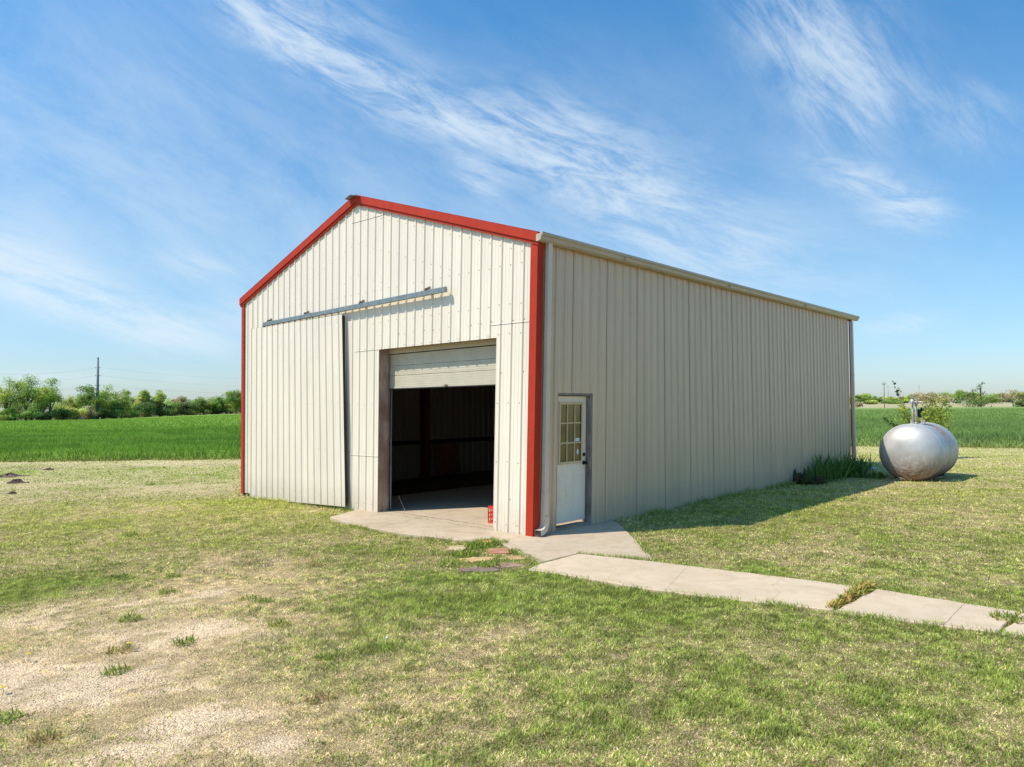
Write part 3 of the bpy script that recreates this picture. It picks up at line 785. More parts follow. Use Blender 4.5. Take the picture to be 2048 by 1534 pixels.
for zb_ in (.12, 1.85, 3.6):
    m.hexa([slide3(4.90, -.05, zb_), slide3(4.90, -.008, zb_), slide3(8.38, -.008, zb_), slide3(8.38, -.05, zb_), slide3(4.90, -.05, zb_+.08), slide3(4.90, -.008, zb_+.08), slide3(8.38, -.008, zb_+.08), slide3(8.38, -.05, zb_+.08)], 1)
m.build('sliding_door', [M['siding'], M['gap'], M['screw']], barn)
# garage opening: jambs, header, overhead door
m = MB()
m.box((.030, 3.795, -.02), (.075, 3.90, 2.98)); m.box((.075, 3.80, 0), (.235, 3.92, 2.98)); m.box((.235, 3.785, .0), (.262, 3.93, 2.98), 1)
m.box((.024, 3.793, 1.45), (.030, 3.82, 1.62), 2); m.box((.024, 3.793, 2.38), (.030, 3.82, 2.5), 2)
m.box((.025, 3.64, 2.955), (.03, 3.80, 2.965), 2)
j = m.build('door_jamb', [M['wood'], M['greywood'], M['gap']], barn, True); bevel(j, .003)
m = MB(); m.box((.045, .70, -.0), (.25, .815, 2.98)); j = m.build('door_jamb', [M['wood']], barn, True); bevel(j, .003)
m = MB(); m.box((.05, .815, 2.965), (.24, 3.80, 3.12)); m.box((.24, .76, 2.88), (.262, 3.86, 3.1), 1); m.build('header', [M['wood'], M['odoor']], barn, True)
# overhead door panels: three sections seen, ribbed faces
m = MB(); zb = 2.245
secs = [(2.245, 2.272, .012), (2.275, 2.475, .0), (2.482, 2.655, 0), (2.66, 2.865, 0)]
for (a_, b_, c_) in secs:
    x0 = .272-c_
    m.box((x0, .68, a_), (x0+.04, 3.80, b_))
    if b_-a_ > .1:
        h_ = b_-a_
        for q_ in (.2, .42, .62, .84): m.box((x0-.0022, .70, a_+h_*q_-.006), (x0-.0004, 3.79, a_+h_*q_+.008))
od = m.build('overhead_door', [M['odoor']], barn, True); bevel(od, .003)
m = MB(); m.box((.25, .68, 2.228), (.305, 3.80, 2.243)); m.build('bottom_seal', [M['rubber']], od, True)
m = MB(); m.box((.238, 2.20, 2.262), (.262, 2.26, 2.275)); m.box((.228, 2.19, 2.25), (.24, 2.27, 2.262)); m.build('lift_handle', [M['rust']], od, True)
m = MB()
m.tube([(.33, 3.83, 0), (.33, 3.83, 2.7), (.42, 3.83, 2.95), (.7, 3.83, 3.05), (2.6, 3.83, 3.05)], .02, 6)
m.build('door_rail', [M['galv']], barn, True)
# entry door
m = MB()
m.box((1.395, .03, 0), (1.47, .165, 2.09)); m.box((.54, .03, 2.055), (1.395, .165, 2.095)); m.box((.51, .03, 0), (.575, .165, 2.055))
m.box((1.38, .10, 0), (1.395, .165, 2.055)); fr = m.build('door_frame', [M['greywood']], barn, True); bevel(fr, .003)
m = MB(); m.box((.575, .04, 0), (1.395, .20, .035)); m.build('threshold', [M['palewood']], barn, True)
ED = .108
m = MB()
wx0, wx1, wz0, wz1 = .705, 1.265, 1.005, 1.935
x0, x1, z0, z1 = .578, 1.377, .085, 2.045
for (a_, b_, c_, d_) in ((x0, x1, z0, wz0), (x0, x1, wz1, z1), (x0, wx0, wz0, wz1), (wx1, x1, wz0, wz1)):
    m.box((a_, ED, c_), (b_, ED+.04, d_))
for (a_, b_) in ((.672, .905), (1.045, 1.262)):
    # embossed lower panels: a raised moulding with a sunk field, butted pieces
    za, zb_ = .36, .83
    t_ = .018
    for (p0, p1, q0, q1) in ((a_, b_, za, za+t_), (a_, b_, zb_-t_, zb_), (a_, a_+t_, za+t_, zb_-t_), (b_-t_, b_, za+t_, zb_-t_)):
        m.hexa([(p0, ED-.006, q0), (p1, ED-.006, q0), (p1, ED-.0005, q0), (p0, ED-.0005, q0), (p0, ED-.006, q1), (p1, ED-.006, q1), (p1, ED-.0005, q1), (p0, ED-.0005, q1)])
    m.box((a_+.05, ED-.004, za+.05), (b_-.05, ED-.0005, zb_-.05))
ed = m.build('entry_door', [M['door']], barn, True); bevel(ed, .002)
m = MB(); t_ = .032
for (p0, p1, q0, q1) in ((wx0-.02, wx1+.02, wz0-.02, wz0+.02), (wx0-.02, wx1+.02, wz1-.02, wz1+.02), (wx0-.02, wx0+.018, wz0+.02, wz1-.02), (wx1-.018, wx1+.02, wz0+.02, wz1-.02)):
    m.box((p0, ED-.016, q0), (p1, ED-.0008, q1))
for i in (1, 2):
    xx = wx0+(wx1-wx0)*i/3; m.box((xx-.008, ED-.010, wz0+.02), (xx+.011, ED+.004, wz1-.02))
    zz = wz0+(wz1-wz0)*i/3
    for k in range(3):
        a_ = wx0+(wx1-wx0)*k/3+(.011 if k else .018); b_ = wx0+(wx1-wx0)*(k+1)/3-(.011 if k < 2 else .018)
        m.box((a_, ED-.008, zz-.011), (b_, ED+.004, zz+.011))
wf = m.build('window_frame', [M['trimyel']], ed, True); bevel(wf, .002)
gm, nt, b = new_mat('door_glass')
wv = N(nt, 'ShaderNodeTexWave', bands_direction='Z'); wv.inputs['Scale'].default_value = 22; wv.inputs['Distortion'].default_value = 1.2; wv.inputs['Detail'].default_value = 3
nt.links.new(N(nt, 'ShaderNodeTexCoord').outputs['Object'], wv.inputs[0])
bl = noise(nt, 3.5, 3, .5)
o = ramp(nt, wv.outputs['Fac'], [(.2, (.085, .058, .022)), (.8, (.19, .13, .06))])
o = mix(nt, ramp(nt, bl, [(.45, (0, 0, 0)), (.65, (1, 1, 1))]), o, rgb(.065, .06, .022))
nt.links.new(o, b.inputs['Base Color']); b.inputs['Roughness'].default_value = .12; b.inputs['Specular IOR Level'].default_value = .7
b.inputs['Coat Weight'].default_value = .6; b.inputs['Coat Roughness'].default_value = .03
m = MB(); m.box((wx0, ED+.006, wz0), (wx1, ED+.012, wz1)); m.build('glass', [gm], ed, True)
m = MB(); m.box((1.11, ED+.002, 1.335), (1.22, ED+.0045, 1.385)); m.build('sticker', [M['plaster']], ed, True)
m = MB(); cxs, czs = 1.175, 1.165
m.add([(cxs, ED+.002, czs+.055), (cxs-.035, ED+.002, czs+.006), (cxs+.035, ED+.002, czs+.006)], [(0, 1, 2)])
m.add([(cxs, ED+.002, czs-.055), (cxs-.035, ED+.002, czs-.006), (cxs+.035, ED+.002, czs-.006)], [(0, 2, 1)])
m.add([(cxs-.02, ED+.0022, czs-.014), (cxs+.02, ED+.0022, czs-.014), (cxs+.02, ED+.0022, czs+.012), (cxs-.02, ED+.0022, czs+.012)], [(0, 1, 2, 3)])
m.build('sticker', [M['plaster']], ed, True)
m = MB(); kx, kz = 1.325, .985
m.tube([(kx, ED, kz), (kx, ED-.012, kz)], .033, 18); m.tube([(kx, ED-.012, kz), (kx, ED-.035, kz)], .012, 12)
m.tube([(kx, ED-.035, kz), (kx, ED-.042, kz), (kx, ED-.058, kz), (kx, ED-.068, kz), (kx, ED-.071, kz)], [.014, .026, .029, .020, .004], 16)
m.build('doorknob', [M['darksteel']], ed, True, True)
m = MB(); m.tube([(kx, ED, 1.115), (kx, ED-.018, 1.115), (kx, ED-.022, 1.115)], [.029, .026, .02], 18); m.tube([(kx, ED-.022, 1.115), (kx, ED-.026, 1.115)], .011, 10)
m.build('deadbolt', [M['darksteel']], ed, True, True)
# interior frame: red columns and dark girts on the far long wall
for x in (1.2, 5.35, 9.5, 13.4):
    m = MB(); m.box((x-.09, BW-.26, 0), (x+.09, BW-.25, BH)); m.box((x-.006, BW-.25, 0), (x+.006, BW-.06, BH)); m.box((x-.09, BW-.06, 0), (x+.09, BW-.05, BH))
    m.box((x-.13, BW-.30, -.02), (x+.13, BW-.04, .015)); m.build('column', [M['redpost']], barn)
for z in (.93, 2.75, 3.9):
    m = MB(); m.box((.2, BW-.20, z), (BL-.1, BW-.05, z+.05)); m.box((.2, BW-.21, z-.05), (BL-.1, BW-.20, z+.05)); m.build('girt', [M['gap'] if z < 1 else M['redpost']], barn)

# things in the barn
def board():
    p = world(5.95, BW-.46, 0)
    t = MB(); t.hexa([(-.46, .0, 0), (.46, .0, 0), (.46, .018, 0), (-.46, .018, 0), (-.46, .14, .88), (.46, .14, .88), (.46, .158, .875), (-.46, .158, .875)])
    o = t.build('plywood_board', [M['board']]); o.location = p; o.rotation_euler.z = ANG; p.z = .0
    tag(o, 'reddish brown plywood sheet leaning on the dark far wall inside the barn', 'board')
board()
m = MB(); m.tube([(0, 0, .008), (.02, .01, .15), (.03, .0, .33)], [.007, .006, .006], 6)
o = m.build('wooden_stick', [M['palewood']]); p = world(.42, 3.55, .004); o.location = p; o.rotation_euler = (0, R_(0), ANG)
o.data.transform(Matrix.Rotation(R_(-42), 4, 'X')); o.location.z = .012
tag(o, 'thin pale stick leaning at the foot of the wooden door jamb', 'stick')
# milk crate
def crate():
    m = MB(); a, h_ = .165, .28; t = .010
    def wallp(f):      # f maps (u, w, z) -> xyz
        bars = [(-a, a, 0, .035), (-a, a, h_-.045, h_)]
        for (u0, u1, z0, z1) in bars: m.hexa([f(u0, 0, z0), f(u1, 0, z0), f(u1, t, z0), f(u0, t, z0), f(u0, 0, z1), f(u1, 0, z1), f(u1, t, z1), f(u0, t, z1)])
        n = 6
        for i in range(n+1):
            u = -a+2*a*i/n; hw = .008
            for (z0, z1) in ((.035, h_-.045),):
                m.hexa([f(u-hw, 0, z0), f(u+hw, 0, z0), f(u+hw, t, z0), f(u-hw, t, z0), f(u-hw, 0, z1), f(u+hw, 0, z1), f(u+hw, t, z1), f(u-hw, t, z1)])
        for z in (.098, .165):
            m.hexa([f(-a, .001, z-.012), f(a, .001, z-.012), f(a, t-.001, z-.012), f(-a, t-.001, z-.012), f(-a, .001, z+.012), f(a, .001, z+.012), f(a, t-.001, z+.012), f(-a, t-.001, z+.012)])
        for i in range(n):    # solid corners of every opening give the rounded diamond look
            u = -a+2*a*(i+.5)/n; q_ = 2*a/n/2-.008
            for z0, z1, in ((.11, .153),):
                for su in (-1, 1):
                    for (zz, sz) in ((z0, 1), (z1, -1)):
                        P_ = [(u+su*q_, zz), (u+su*(q_-.014), zz), (u+su*q_, zz+sz*.016)]
                        v = [f(b_[0], .002, b_[1]) for b_ in P_]+[f(b_[0], t-.002, b_[1]) for b_ in P_]
                        m.add(v, [(0, 1, 2), (3, 5, 4), (0, 3, 4, 1), (1, 4, 5, 2), (2, 5, 3, 0)])
    wallp(lambda u, w_, z: (u, -a+w_, z)); wallp(lambda u, w_, z: (u, a-w_, z)); wallp(lambda u, w_, z: (-a+w_, u, z)); wallp(lambda u, w_, z: (a-w_, u, z))
    for i in range(7):
        u = -a+.012+(2*a-.024)*i/6; m.box((u-.006, -a+.01, .004), (u+.006, a-.01, .012)); m.box((-a+.01, u-.006, .012), (a-.01, u+.006, .018))
    o = m.build('milk_crate', [M['crate']]); p = G(978, 1047, 0); q_ = local(p)
    o.location = world(q_[0]+.20, q_[1]-.11, .001); o.rotation_euler.z = ANG+R_(4)
    tag(o, 'red plastic milk crate standing just inside the garage opening', 'crate')
crate()

# ------------------------------------------------------------------ flagstones
stones = [(968, 1084, .12, .09, (.58, .25, .08), 'small orange stone at the edge of the concrete apron', 'orange'),
          (913, 1097, .14, .11, (.52, .40, .22), 'tan stone farthest left among the flat stones beside the apron', 'tan'),
          (1002, 1104, .24, .10, (.42, .19, .11), 'red brown stone between two weed clumps beside the apron', 'red'),
          (958, 1120, .24, .08, (.58, .38, .17), 'long yellowish stone half hidden in weeds beside the apron', 'yellow'),
          (1030, 1117, .19, .06, (.56, .34, .17), 'orange tan stone nearest the path start beside the apron', 'tan2'),
          (962, 1141, .25, .07, (.24, .15, .12), 'dark purple brown stone nearest the green lawn', 'dark'),
          (1028, 1131, .24, .08, (.36, .22, .15), 'rough brown stone touching the corner of the path', 'brown')]
for (px, py, a_, b_, c_, lab, nm) in stones:
    p = G(px, py); m = MB(); n = 13; rr = [1+random.uniform(-.32, .2) for _ in range(n)]
    pts = [(math.cos(6.283*i/n)*a_*rr[i], math.sin(6.283*i/n)*b_*rr[i]*1.9) for i in range(n)]
    tops = [(x_*.9, y_*.9, .012+random.uniform(-.004, .004)) for x_, y_ in pts]; mids = [(x_, y_, .008) for x_, y_ in pts]; bot = [(x_, y_, -.06) for x_, y_ in pts]
    m.add(bot+mids+tops+[(0, 0, .015)], [(i, (i+1) % n, n+(i+1) % n, n+i) for i in range(n)]+[(n+i, n+(i+1) % n, 2*n+(i+1) % n, 2*n+i) for i in range(n)]+[(2*n+i, 2*n+(i+1) % n, 3*n) for i in range(n)])
    o = m.build('flagstone', [stone('stone_'+nm, c_)]); o.location = (p.x, p.y, float(gz(p.x, p.y))+.005); o.rotation_euler.z = random.uniform(-.3, .3)
    tag(o, lab, 'stone', 'flat stones set beside the concrete apron')

# ------------------------------------------------------------------ small plants
def ribbon(VS, FS, CS, pts, widths, col, side):
    n0 = len(VS)
    for p, w_ in zip(pts, widths):
        VS.append(tuple(p-side*w_/2)); VS.append(tuple(p+side*w_/2)); CS += [col, col]
    for i in range(len(pts)-1): FS.append((n0+2*i, n0+2*i+1, n0+2*i+3, n0+2*i+2))
def leafy(name, loc, n, h, w_, spread, cols, label, cat, group=None, upright=.5, seg=4, flowers=None, droop=.6):
    VS, FS, CS = [], [], []
    for _ in range(n):
        a_ = random.uniform(0, 6.283); L_ = h*random.uniform(.55, 1.1); el_ = random.uniform(upright, 1.45)
        qa, qr = random.uniform(0, 6.283), spread*.62*math.sqrt(random.random()); o_ = Vector((math.cos(qa)*qr, math.sin(qa)*qr, 0)); d = Vector((math.cos(a_)*math.cos(el_), math.sin(a_)*math.cos(el_), math.sin(el_)))
        side = Vector((-math.sin(a_), math.cos(a_), random.uniform(-.3, .3))).normalized(); pts = []
        p = o_.copy(); st = L_/seg
        for i in range(seg+1):
            pts.append(p.copy()); p = p+d*st; d = (d+Vector((0, 0, -droop/seg*random.uniform(.6, 1.5)))).normalized()
        ws = [w_*x_ for x_ in ([.5, .9, 1, .75, .1] if seg == 4 else [.5, 1, .1])]
        c = random.choice(cols); k = random.uniform(.75, 1.3); ribbon(VS, FS, CS, pts, ws, tuple(x_*k for x_ in c), side)
    CSn = np.array(CS)
    o = link_mesh(name, VS, FS, [M['leaf']], None, None, CSn); o.location = loc
    if label: tag(o, label, cat, group)
    return o
GC = [(.24, .33, .06), (.32, .40, .07), (.18, .25, .05)]
OC = [(.36, .38, .10), (.50, .42, .15), (.40, .25, .13)]
# strap-leaved clump and companions at the far end of the side wall
def at_local(x_, y_): p = world(x_, y_); return Vector((p.x, p.y, float(gz(p.x, p.y))))
irises = [(10.3, -.30, 70), (10.9, -.36, 80), (11.6, -.34, 80), (12.3, -.36, 70), (12.9, -.40, 45)]
VS, FS, CS = [], [], []
base_iris = at_local(11.7, -.42)
for (x_, y_, n) in irises:
    for _ in range(n):
        q_ = world(x_+random.gauss(0, .30), y_+random.gauss(0, .17)); o_ = Vector((q_.x-base_iris.x, q_.y-base_iris.y, 0))
        a_ = random.uniform(0, 6.283); L_ = random.uniform(.34, .76); el_ = random.uniform(.8, 1.5); d = Vector((math.cos(a_)*math.cos(el_), math.sin(a_)*math.cos(el_), math.sin(el_)))
        side = Vector((-math.sin(a_+random.uniform(-.5, .5)), math.cos(a_), 0)).normalized(); pts = []; p = o_; dr = random.choice((.15, .3, .9, 1.5))
        for i in range(7): pts.append(p.copy()); p = p+d*L_/6; d = (d+Vector((math.cos(a_)*.05, math.sin(a_)*.05, -dr/6*(i/3)))).normalized()
        k = random.uniform(.6, 1.4); ribbon(VS, FS, CS, pts, [.02, .032, .034, .032, .027, .018, .003], (.14*k, .26*k, .06*k), side)
o = link_mesh('iris_clump', VS, FS, [M['leaf']], None, None, np.array(CS)); o.location = base_iris
tag(o, 'dark green strap-leaved clump growing along the far end of the side wall', 'plant')
leafy('broadleaf_weed', at_local(9.55, -.28), 110, .34, .10, .55, [(.09, .13, .05), (.12, .16, .05), (.15, .10, .06)], 'low dark broad-leaved bush left of the strap-leaved clump', 'plant', upright=.3)
leafy('creeping_weed', G(1684, 951), 160, .17, .07, .9, [(.12, .19, .05), (.17, .25, .06)], 'low dark weeds spreading between the far downspout and the tank', 'plant', upright=.1)
leafy('creeping_weed', G(1730, 954), 130, .15, .07, .8, [(.12, .19, .05), (.18, .25, .06)], 'low ragged weeds in the shade at the left foot of the silver tank', 'plant', upright=.1)
# weeds in joints and by stones
WG = 'weed clumps around the stones and paving'
for (px, py, n, h_, w_, sp, cols, lab) in (
    (957, 1094, 190, .13, .03, .36, GC, 'dense green weed clump under the small orange stone'),
    (1000, 1089, 110, .13, .028, .24, GC, 'green weeds on the right of the small orange stone'),
    (930, 1110, 130, .13, .03, .38, GC, 'green weeds between the tan stone and the yellowish stone'),
    (1030, 1106, 70, .11, .03, .16, GC+OC[:1], 'small bright weeds beside the red brown stone'),
    (985, 1130, 110, .10, .03, .4, GC, 'low green weeds above the dark purple brown stone'),
    (905, 1128, 90, .10, .03, .4, GC+OC[:1], 'pale green weeds left of the yellowish stone'),
    (872, 1081, 50, .14, .02, .3, OC+GC[:1], 'brownish weeds at the front edge of the concrete apron'),
    (1236, 1115, 26, .09, .012, .16, OC, 'sprig of weeds in the joint between apron and path'),
    (2018, 1243, 90, .16, .03, .26, GC+OC[:2], 'spiky weeds in the joint at the right end of the path')):
    leafy('weed', G(px, py, .0 if lab.startswith(('sprig',)) else None), int(n*1.8), h_*.6, w_*.5, sp*.85, cols, lab, 'weed', WG, upright=.35, seg=2)
o = leafy('weed', (0, 0, 0), 0, 1, 1, 1, GC, None, None) if False else None
VS, FS, CS = [], [], []; a_, b_ = G(1737, 1177), G(1664, 1221); b0 = a_.lerp(b_, .5); b0.z = float(gz(b0.x, b0.y))+.02
for _ in range(620):
    f = random.random(); p = a_.lerp(b_, f)+Vector((random.gauss(0, .03), random.gauss(0, .02), 0))-b0; p.z = 0
    an_ = random.uniform(0, 6.283); el_ = random.uniform(.2, 1.3); L_ = random.uniform(.04, .13)*(1.15-.5*f); d = Vector((math.cos(an_)*math.cos(el_), math.sin(an_)*math.cos(el_), math.sin(el_)))
    s_ = Vector((-math.sin(an_), math.cos(an_), 0)); c = random.choice([(.58, .42, .13), (.46, .44, .11), (.26, .36, .07), (.60, .36, .11)]); k = random.uniform(.7, 1.3)
    ribbon(VS, FS, CS, [p, p+d*L_*.5, p+d*L_+Vector((0, 0, -L_*.2))], [.008, .018, .002], tuple(x_*k for x_ in c), s_)
o = link_mesh('weed', VS, FS, [M['leaf']], None, None, np.array(CS)); o.location = b0
tag(o, 'yellowing weeds filling the gap between the two path slabs', 'weed', WG)
# worn ground: scattered broadleaf rosettes
RG = 'weed rosettes scattered over the worn grass'
ros = [(335, 1185, 1, 'olive'), (262, 1240, 0, 'brown tipped'), (230, 1345, 0, ''), (655, 1315, 0, ''), (10, 1440, 0, ''), (240, 1300, 2, ''), (240, 1155, 0, ''), (345, 1155, 1, ''), (260, 1072, 0, ''),
       (560, 1250, 1, ''), (500, 1200, 1, ''), (370, 1285, 0, ''), (630, 1130, 2, ''), (90, 1480, 2, ''), (300, 970, 0, ''), (460, 1040, 1, ''), (640, 1400, 2, ''), (780, 1300, 0, ''), (530, 1205, 0, ''), (150, 1090, 1, '')]
places = ['at the upper end of the pale gravel patch', 'in the bare ground left of the gravel patch', 'in the pale gravel at lower left', 'just left of the lush green lawn patch', 'at the left edge of the photo near the bottom',
          'beside a yellow dandelion on the worn ground', 'in the thin grass above the bare ground', 'above the pale gravel patch', 'in the lime green grass at the left', 'right of the pale gravel patch', 'between gravel patch and lush lawn, the leftmost of two',
          'on the lower rim of the gravel patch', 'left of the flat stones in dry grass', 'at the lower left corner of the photo', 'in the dry margin before the crop field', 'in front of the sliding door in the thin grass', 'in straw coloured grass below the lush patch', 'beside a white seed head at the lush patch', 'between gravel patch and lush lawn, the rightmost of two', 'far left in the thin grass']
for i, (px, py, k, _) in enumerate(ros):
    cols = (GC, GC+OC[:2], OC)[k]; far_ = 1+.25*(py < 1100)
    leafy('weed', G(px, py), 110, .062*far_, .0085*far_, .16*far_, cols, ('dark green', 'olive green', 'brown and olive')[k]+' weed rosette '+places[i], 'weed', RG, upright=.1, seg=2)
# dandelions
ym, nt, b = new_mat('dandelion_yellow'); b.inputs['Base Color'].default_value = (.75, .50, .02, 1); b.inputs['Roughness'].default_value = .7
wm, nt, b = new_mat('seed_head_white'); b.inputs['Base Color'].default_value = (.78, .72, .58, 1); b.inputs['Roughness'].default_value = .9
gm2, nt, b = new_mat('stem_green'); b.inputs['Base Color'].default_value = (.14, .20, .05, 1)
dl = [(258, 1302, 0, 'yellow dandelion right of a brown weed on the worn ground'), (57, 1324, 0, 'yellow dandelion at the left of the worn ground'), (5, 1393, 0, 'yellow dandelion on the left edge of the photo'),
      (615, 1161, 0, 'yellow dandelion in dry grass left of the lush patch'), (790, 1127, 0, 'larger of the yellow dandelions left of the flat stones'), (803, 1140, 0, 'smaller yellow dandelion nearest the lush green patch'),
      (774, 1296, 1, 'white dandelion seed head on the left rim of the lush patch'), (428, 1067, 1, 'small white seed head far off in the lime green grass'), (592, 1135, 0, 'yellow dandelion farthest left of the dry strip before the stones')]
for (px, py, k, lab) in dl:
    p = G(px, py); m = MB(); h_ = .06
    m.tube([(0, 0, 0), (.004, 0, h_*.5), (0, .003, h_)], .0022, 5, 0)
    if k == 0:
        n = 18; vs = [(0, 0, h_+.008)]
        for ring, (r_, z_) in enumerate(((.010, h_+.011), (.021, h_+.006))):
            for i in range(n): rr_ = r_*(1 if i % 2 else .78); vs.append((math.cos(6.283*i/n)*rr_, math.sin(6.283*i/n)*rr_, z_))
        m.add(vs, [(0, 1+i, 1+(i+1) % n) for i in range(n)]+[(1+i, 1+n+i, 1+n+(i+1) % n, 1+(i+1) % n) for i in range(n)], 1)
    else:
        for i in range(70):
            a_ = i*2.4; zz = 1-2*(i+.5)/70; r_ = math.sqrt(1-zz*zz); d = Vector((math.cos(a_)*r_, math.sin(a_)*r_, zz)); c = Vector((0, 0, h_+.018)); e = c+d*.013; s_ = d.orthogonal().normalized()*.004; u_ = d.cross(s_)
            m.add([e+s_, e+u_, e-s_, e-u_, c], [(0, 1, 2, 3), (0, 4, 2)], 2)
    o = m.build('dandelion', [gm2, ym, wm]); o.location = (p.x, p.y, p.z); tag(o, lab, 'dandelion', 'dandelions dotted over the lawn')
# dark soil mounds on the far left
sm = stone('soil_clod', (.13, .08, .055))
for (px, py, a_, b_, h_, lab) in ((18, 954, .75, .35, .16, 'dark soil heap at the left edge below the crop'), (32, 966, .45, .22, .15, 'dark soil clod just right of the larger heap'), (98, 940, .30, .15, .12, 'small dark clod near the crop edge'),
                                (24, 988, .22, .12, .10, 'dark clod nearest the camera at the far left'), (215, 945, .38, .10, .05, 'flat dark soil streak midway to the barn')):
    p = G(px, py); bm_ = MB(); nu, nv = 16, 6
    for j in range(nv+1):
        for i in range(nu):
            r_ = j/nv; an_ = 6.283*i/nu; rr_ = r_*(1+.3*math.sin(an_*3+px)+random.uniform(-.22, .22)); bm_.V.append((math.cos(an_)*a_*rr_*.8, math.sin(an_)*b_*rr_, h_*.7*(1-r_**1.5)*random.uniform(.2, 1.3)-.02*r_))
    for j in range(nv):
        for i in range(nu): bm_.face((j*nu+i, j*nu+(i+1) % nu, (j+1)*nu+(i+1) % nu, (j+1)*nu+i))
    o = bm_.build('soil_mound', [sm]); o.location = p; tag(o, lab, 'soil mound', 'dark soil mounds at the far left')

# ------------------------------------------------------------------ tank
tm, nt, b = new_mat('aluminium_paint')
tc = N(nt, 'ShaderNodeTexCoord'); sp = N(nt, 'ShaderNodeSeparateXYZ'); nt.links.new(tc.outputs['Object'], sp.inputs[0])
f1 = noise(nt, 2.2, 6, .65); f2 = noise(nt, 9, 8, .7, mapscale=(5, 1, .8), dist=.4); f3 = noise(nt, 30, 5, .7)
o = ramp(nt, f1, [(.3, (.46, .455, .445)), (.7, (.64, .63, .61))])
def mth(op, a_, b_=None, clamp=False):
    n = N(nt, 'ShaderNodeMath', operation=op, use_clamp=clamp)
    for s_, v_ in ((n.inputs[0], a_), (n.inputs[1], b_)):
        if v_ is None: continue
        if hasattr(v_, 'is_linked'): nt.links.new(v_, s_)
        else: s_.default_value = v_
    return n.outputs[0]
def mrange(v, a_, b_, c_=0, d_=1):
    n = N(nt, 'ShaderNodeMapRange'); nt.links.new(v, n.inputs[0])
    for i, q_ in enumerate((a_, b_, c_, d_)): n.inputs[i+1].default_value = q_
    return n.outputs[0]
# rust: belly, a band of runs near the crown
belly = mth('MULTIPLY', mth('SUBTRACT', 1.0, mrange(sp.outputs['Z'], .22, .78)), mrange(f2, .34, .52))
band = mth('MULTIPLY', mth('SUBTRACT', 1.0, mrange(mth('ABSOLUTE', mth('SUBTRACT', sp.outputs['X'], .10)), .10, .55)), mrange(f2, .44, .54))
band = mth('MULTIPLY', band, mrange(sp.outputs['Z'], .62, 1.15))
rust = mth('ADD', mth('MULTIPLY', belly, .95), mth('MULTIPLY', band, .9), True)
o = mix(nt, rust, o, ramp(nt, f3, [(.3, (.11, .050, .028)), (.7, (.34, .175, .10))]))
spots = ramp(nt, f3, [(.66, (0, 0, 0)), (.74, (1, 1, 1))])
o = mix(nt, mth('MULTIPLY', spots, .5), o, rgb(.16, .12, .10))
nt.links.new(o, b.inputs['Base Color']); nt.links.new(mth('SUBTRACT', .40, mth('MULTIPLY', rust, .40)), b.inputs['Metallic'])
nt.links.new(mth('ADD', mrange(f1, .3, .7, .44, .56), mth('MULTIPLY', rust, .4)), b.inputs['Roughness']); bump(nt, b, f1, .12, .02)
TKC = G(1824, 963); TKR = .70
ta = math.atan2(cT, sT)
tank = empty('fuel_tank', (TKC.x, TKC.y, float(gz(TKC.x, TKC.y))-.02), 'silver horizontal fuel tank with rust streaks lying on the lawn beyond the barn', 'tank', rz=ta)
tank.location = tank.location+Vector((math.cos(ta), math.sin(ta), 0))*.92+Vector((0, .1, 0))
m = MB(); prof = []; HL = .80; hd = .38; nseg = 56
for i in range(13): a_ = i/12*math.pi/2; prof.append((-HL-hd*math.cos(a_), max(.002, TKR*math.sin(a_)**.86)))
for x_ in (-HL+.012, -.3, -.29, .3, .31): prof.append((x_, TKR*(1 if x_ not in (-.29, .3) else 1.0)))
for i in range(13): a_ = i/12*math.pi/2; prof.append((HL+hd*math.sin(a_), max(.002, TKR*math.cos(a_)**.86)))
for (x_, r_) in prof:
    for k in range(nseg): m.V.append((x_, math.cos(6.2832*k/nseg)*r_, TKR+math.sin(6.2832*k/nseg)*r_))
for i in range(len(prof)-1):
    for k in range(nseg): a_, b_ = i*nseg+k, i*nseg+(k+1) % nseg; m.face((a_, b_, b_+nseg, a_+nseg))
m.face([k for k in range(nseg)][::-1]); m.face([(len(prof)-1)*nseg+k for k in range(nseg)])
body = m.build('body', [tm], tank, smooth_=True)
for x_ in (-HL, HL, .0):
    m = MB(); ring = [(x_, math.cos(6.2832*k/56)*(TKR+.001), TKR+math.sin(6.2832*k/56)*(TKR+.001)) for k in range(57)]
    m.tube(ring, .006, 6, cap=False); m.build('weld_seam', [tm], body, smooth_=True)
pm = painted('pipe_paint', (.55, .50, .45), .15, .5, metal=.3, scale=12, dirt=(.25, .15, .10))
def pipe(px, yo, h_, r_):
    m = MB(); m.tube([(px, yo, 2*TKR-.03), (px, yo, 2*TKR+h_)], r_, 12); m.tube([(px, yo, 2*TKR-.02), (px, yo, 2*TKR+.03)], r_*1.6, 12)
    m.tube([(px, yo, 2*TKR+h_-.10), (px, yo, 2*TKR+h_-.04)], r_*1.5, 12); return m
m = pipe(-.42, .02, .62, .028); m.build('riser_pipe', [pm], tank, smooth_=True)
m = pipe(-.25, -.02, .56, .026); m.build('riser_pipe', [pm], tank, smooth_=True)
m = MB(); zt = 2*TKR+.52
m.tube([(-.52, .03, zt), (-.15, -.03, zt)], .024, 10); m.tube([(-.43, .02, zt-.03), (-.43, .02, zt+.16)], .017, 10); m.tube([(-.43, .02, zt+.13), (-.43, .02, zt+.15)], .045, 12)
m.tube([(-.25, -.02, zt-.02), (-.25, -.02, zt+.10)], .018, 10); m.tube([(-.56, .03, zt), (-.50, .03, zt)], .040, 10); m.tube([(-.12, -.03, zt), (-.18, -.03, zt)], .038, 10)
m.tube([(-.34, -.06, zt+.06), (-.34, .08, zt+.06)], .012, 8); m.tube([(-.2, -.16, zt+.02), (-.2, .05, zt+.02)], .014, 8)
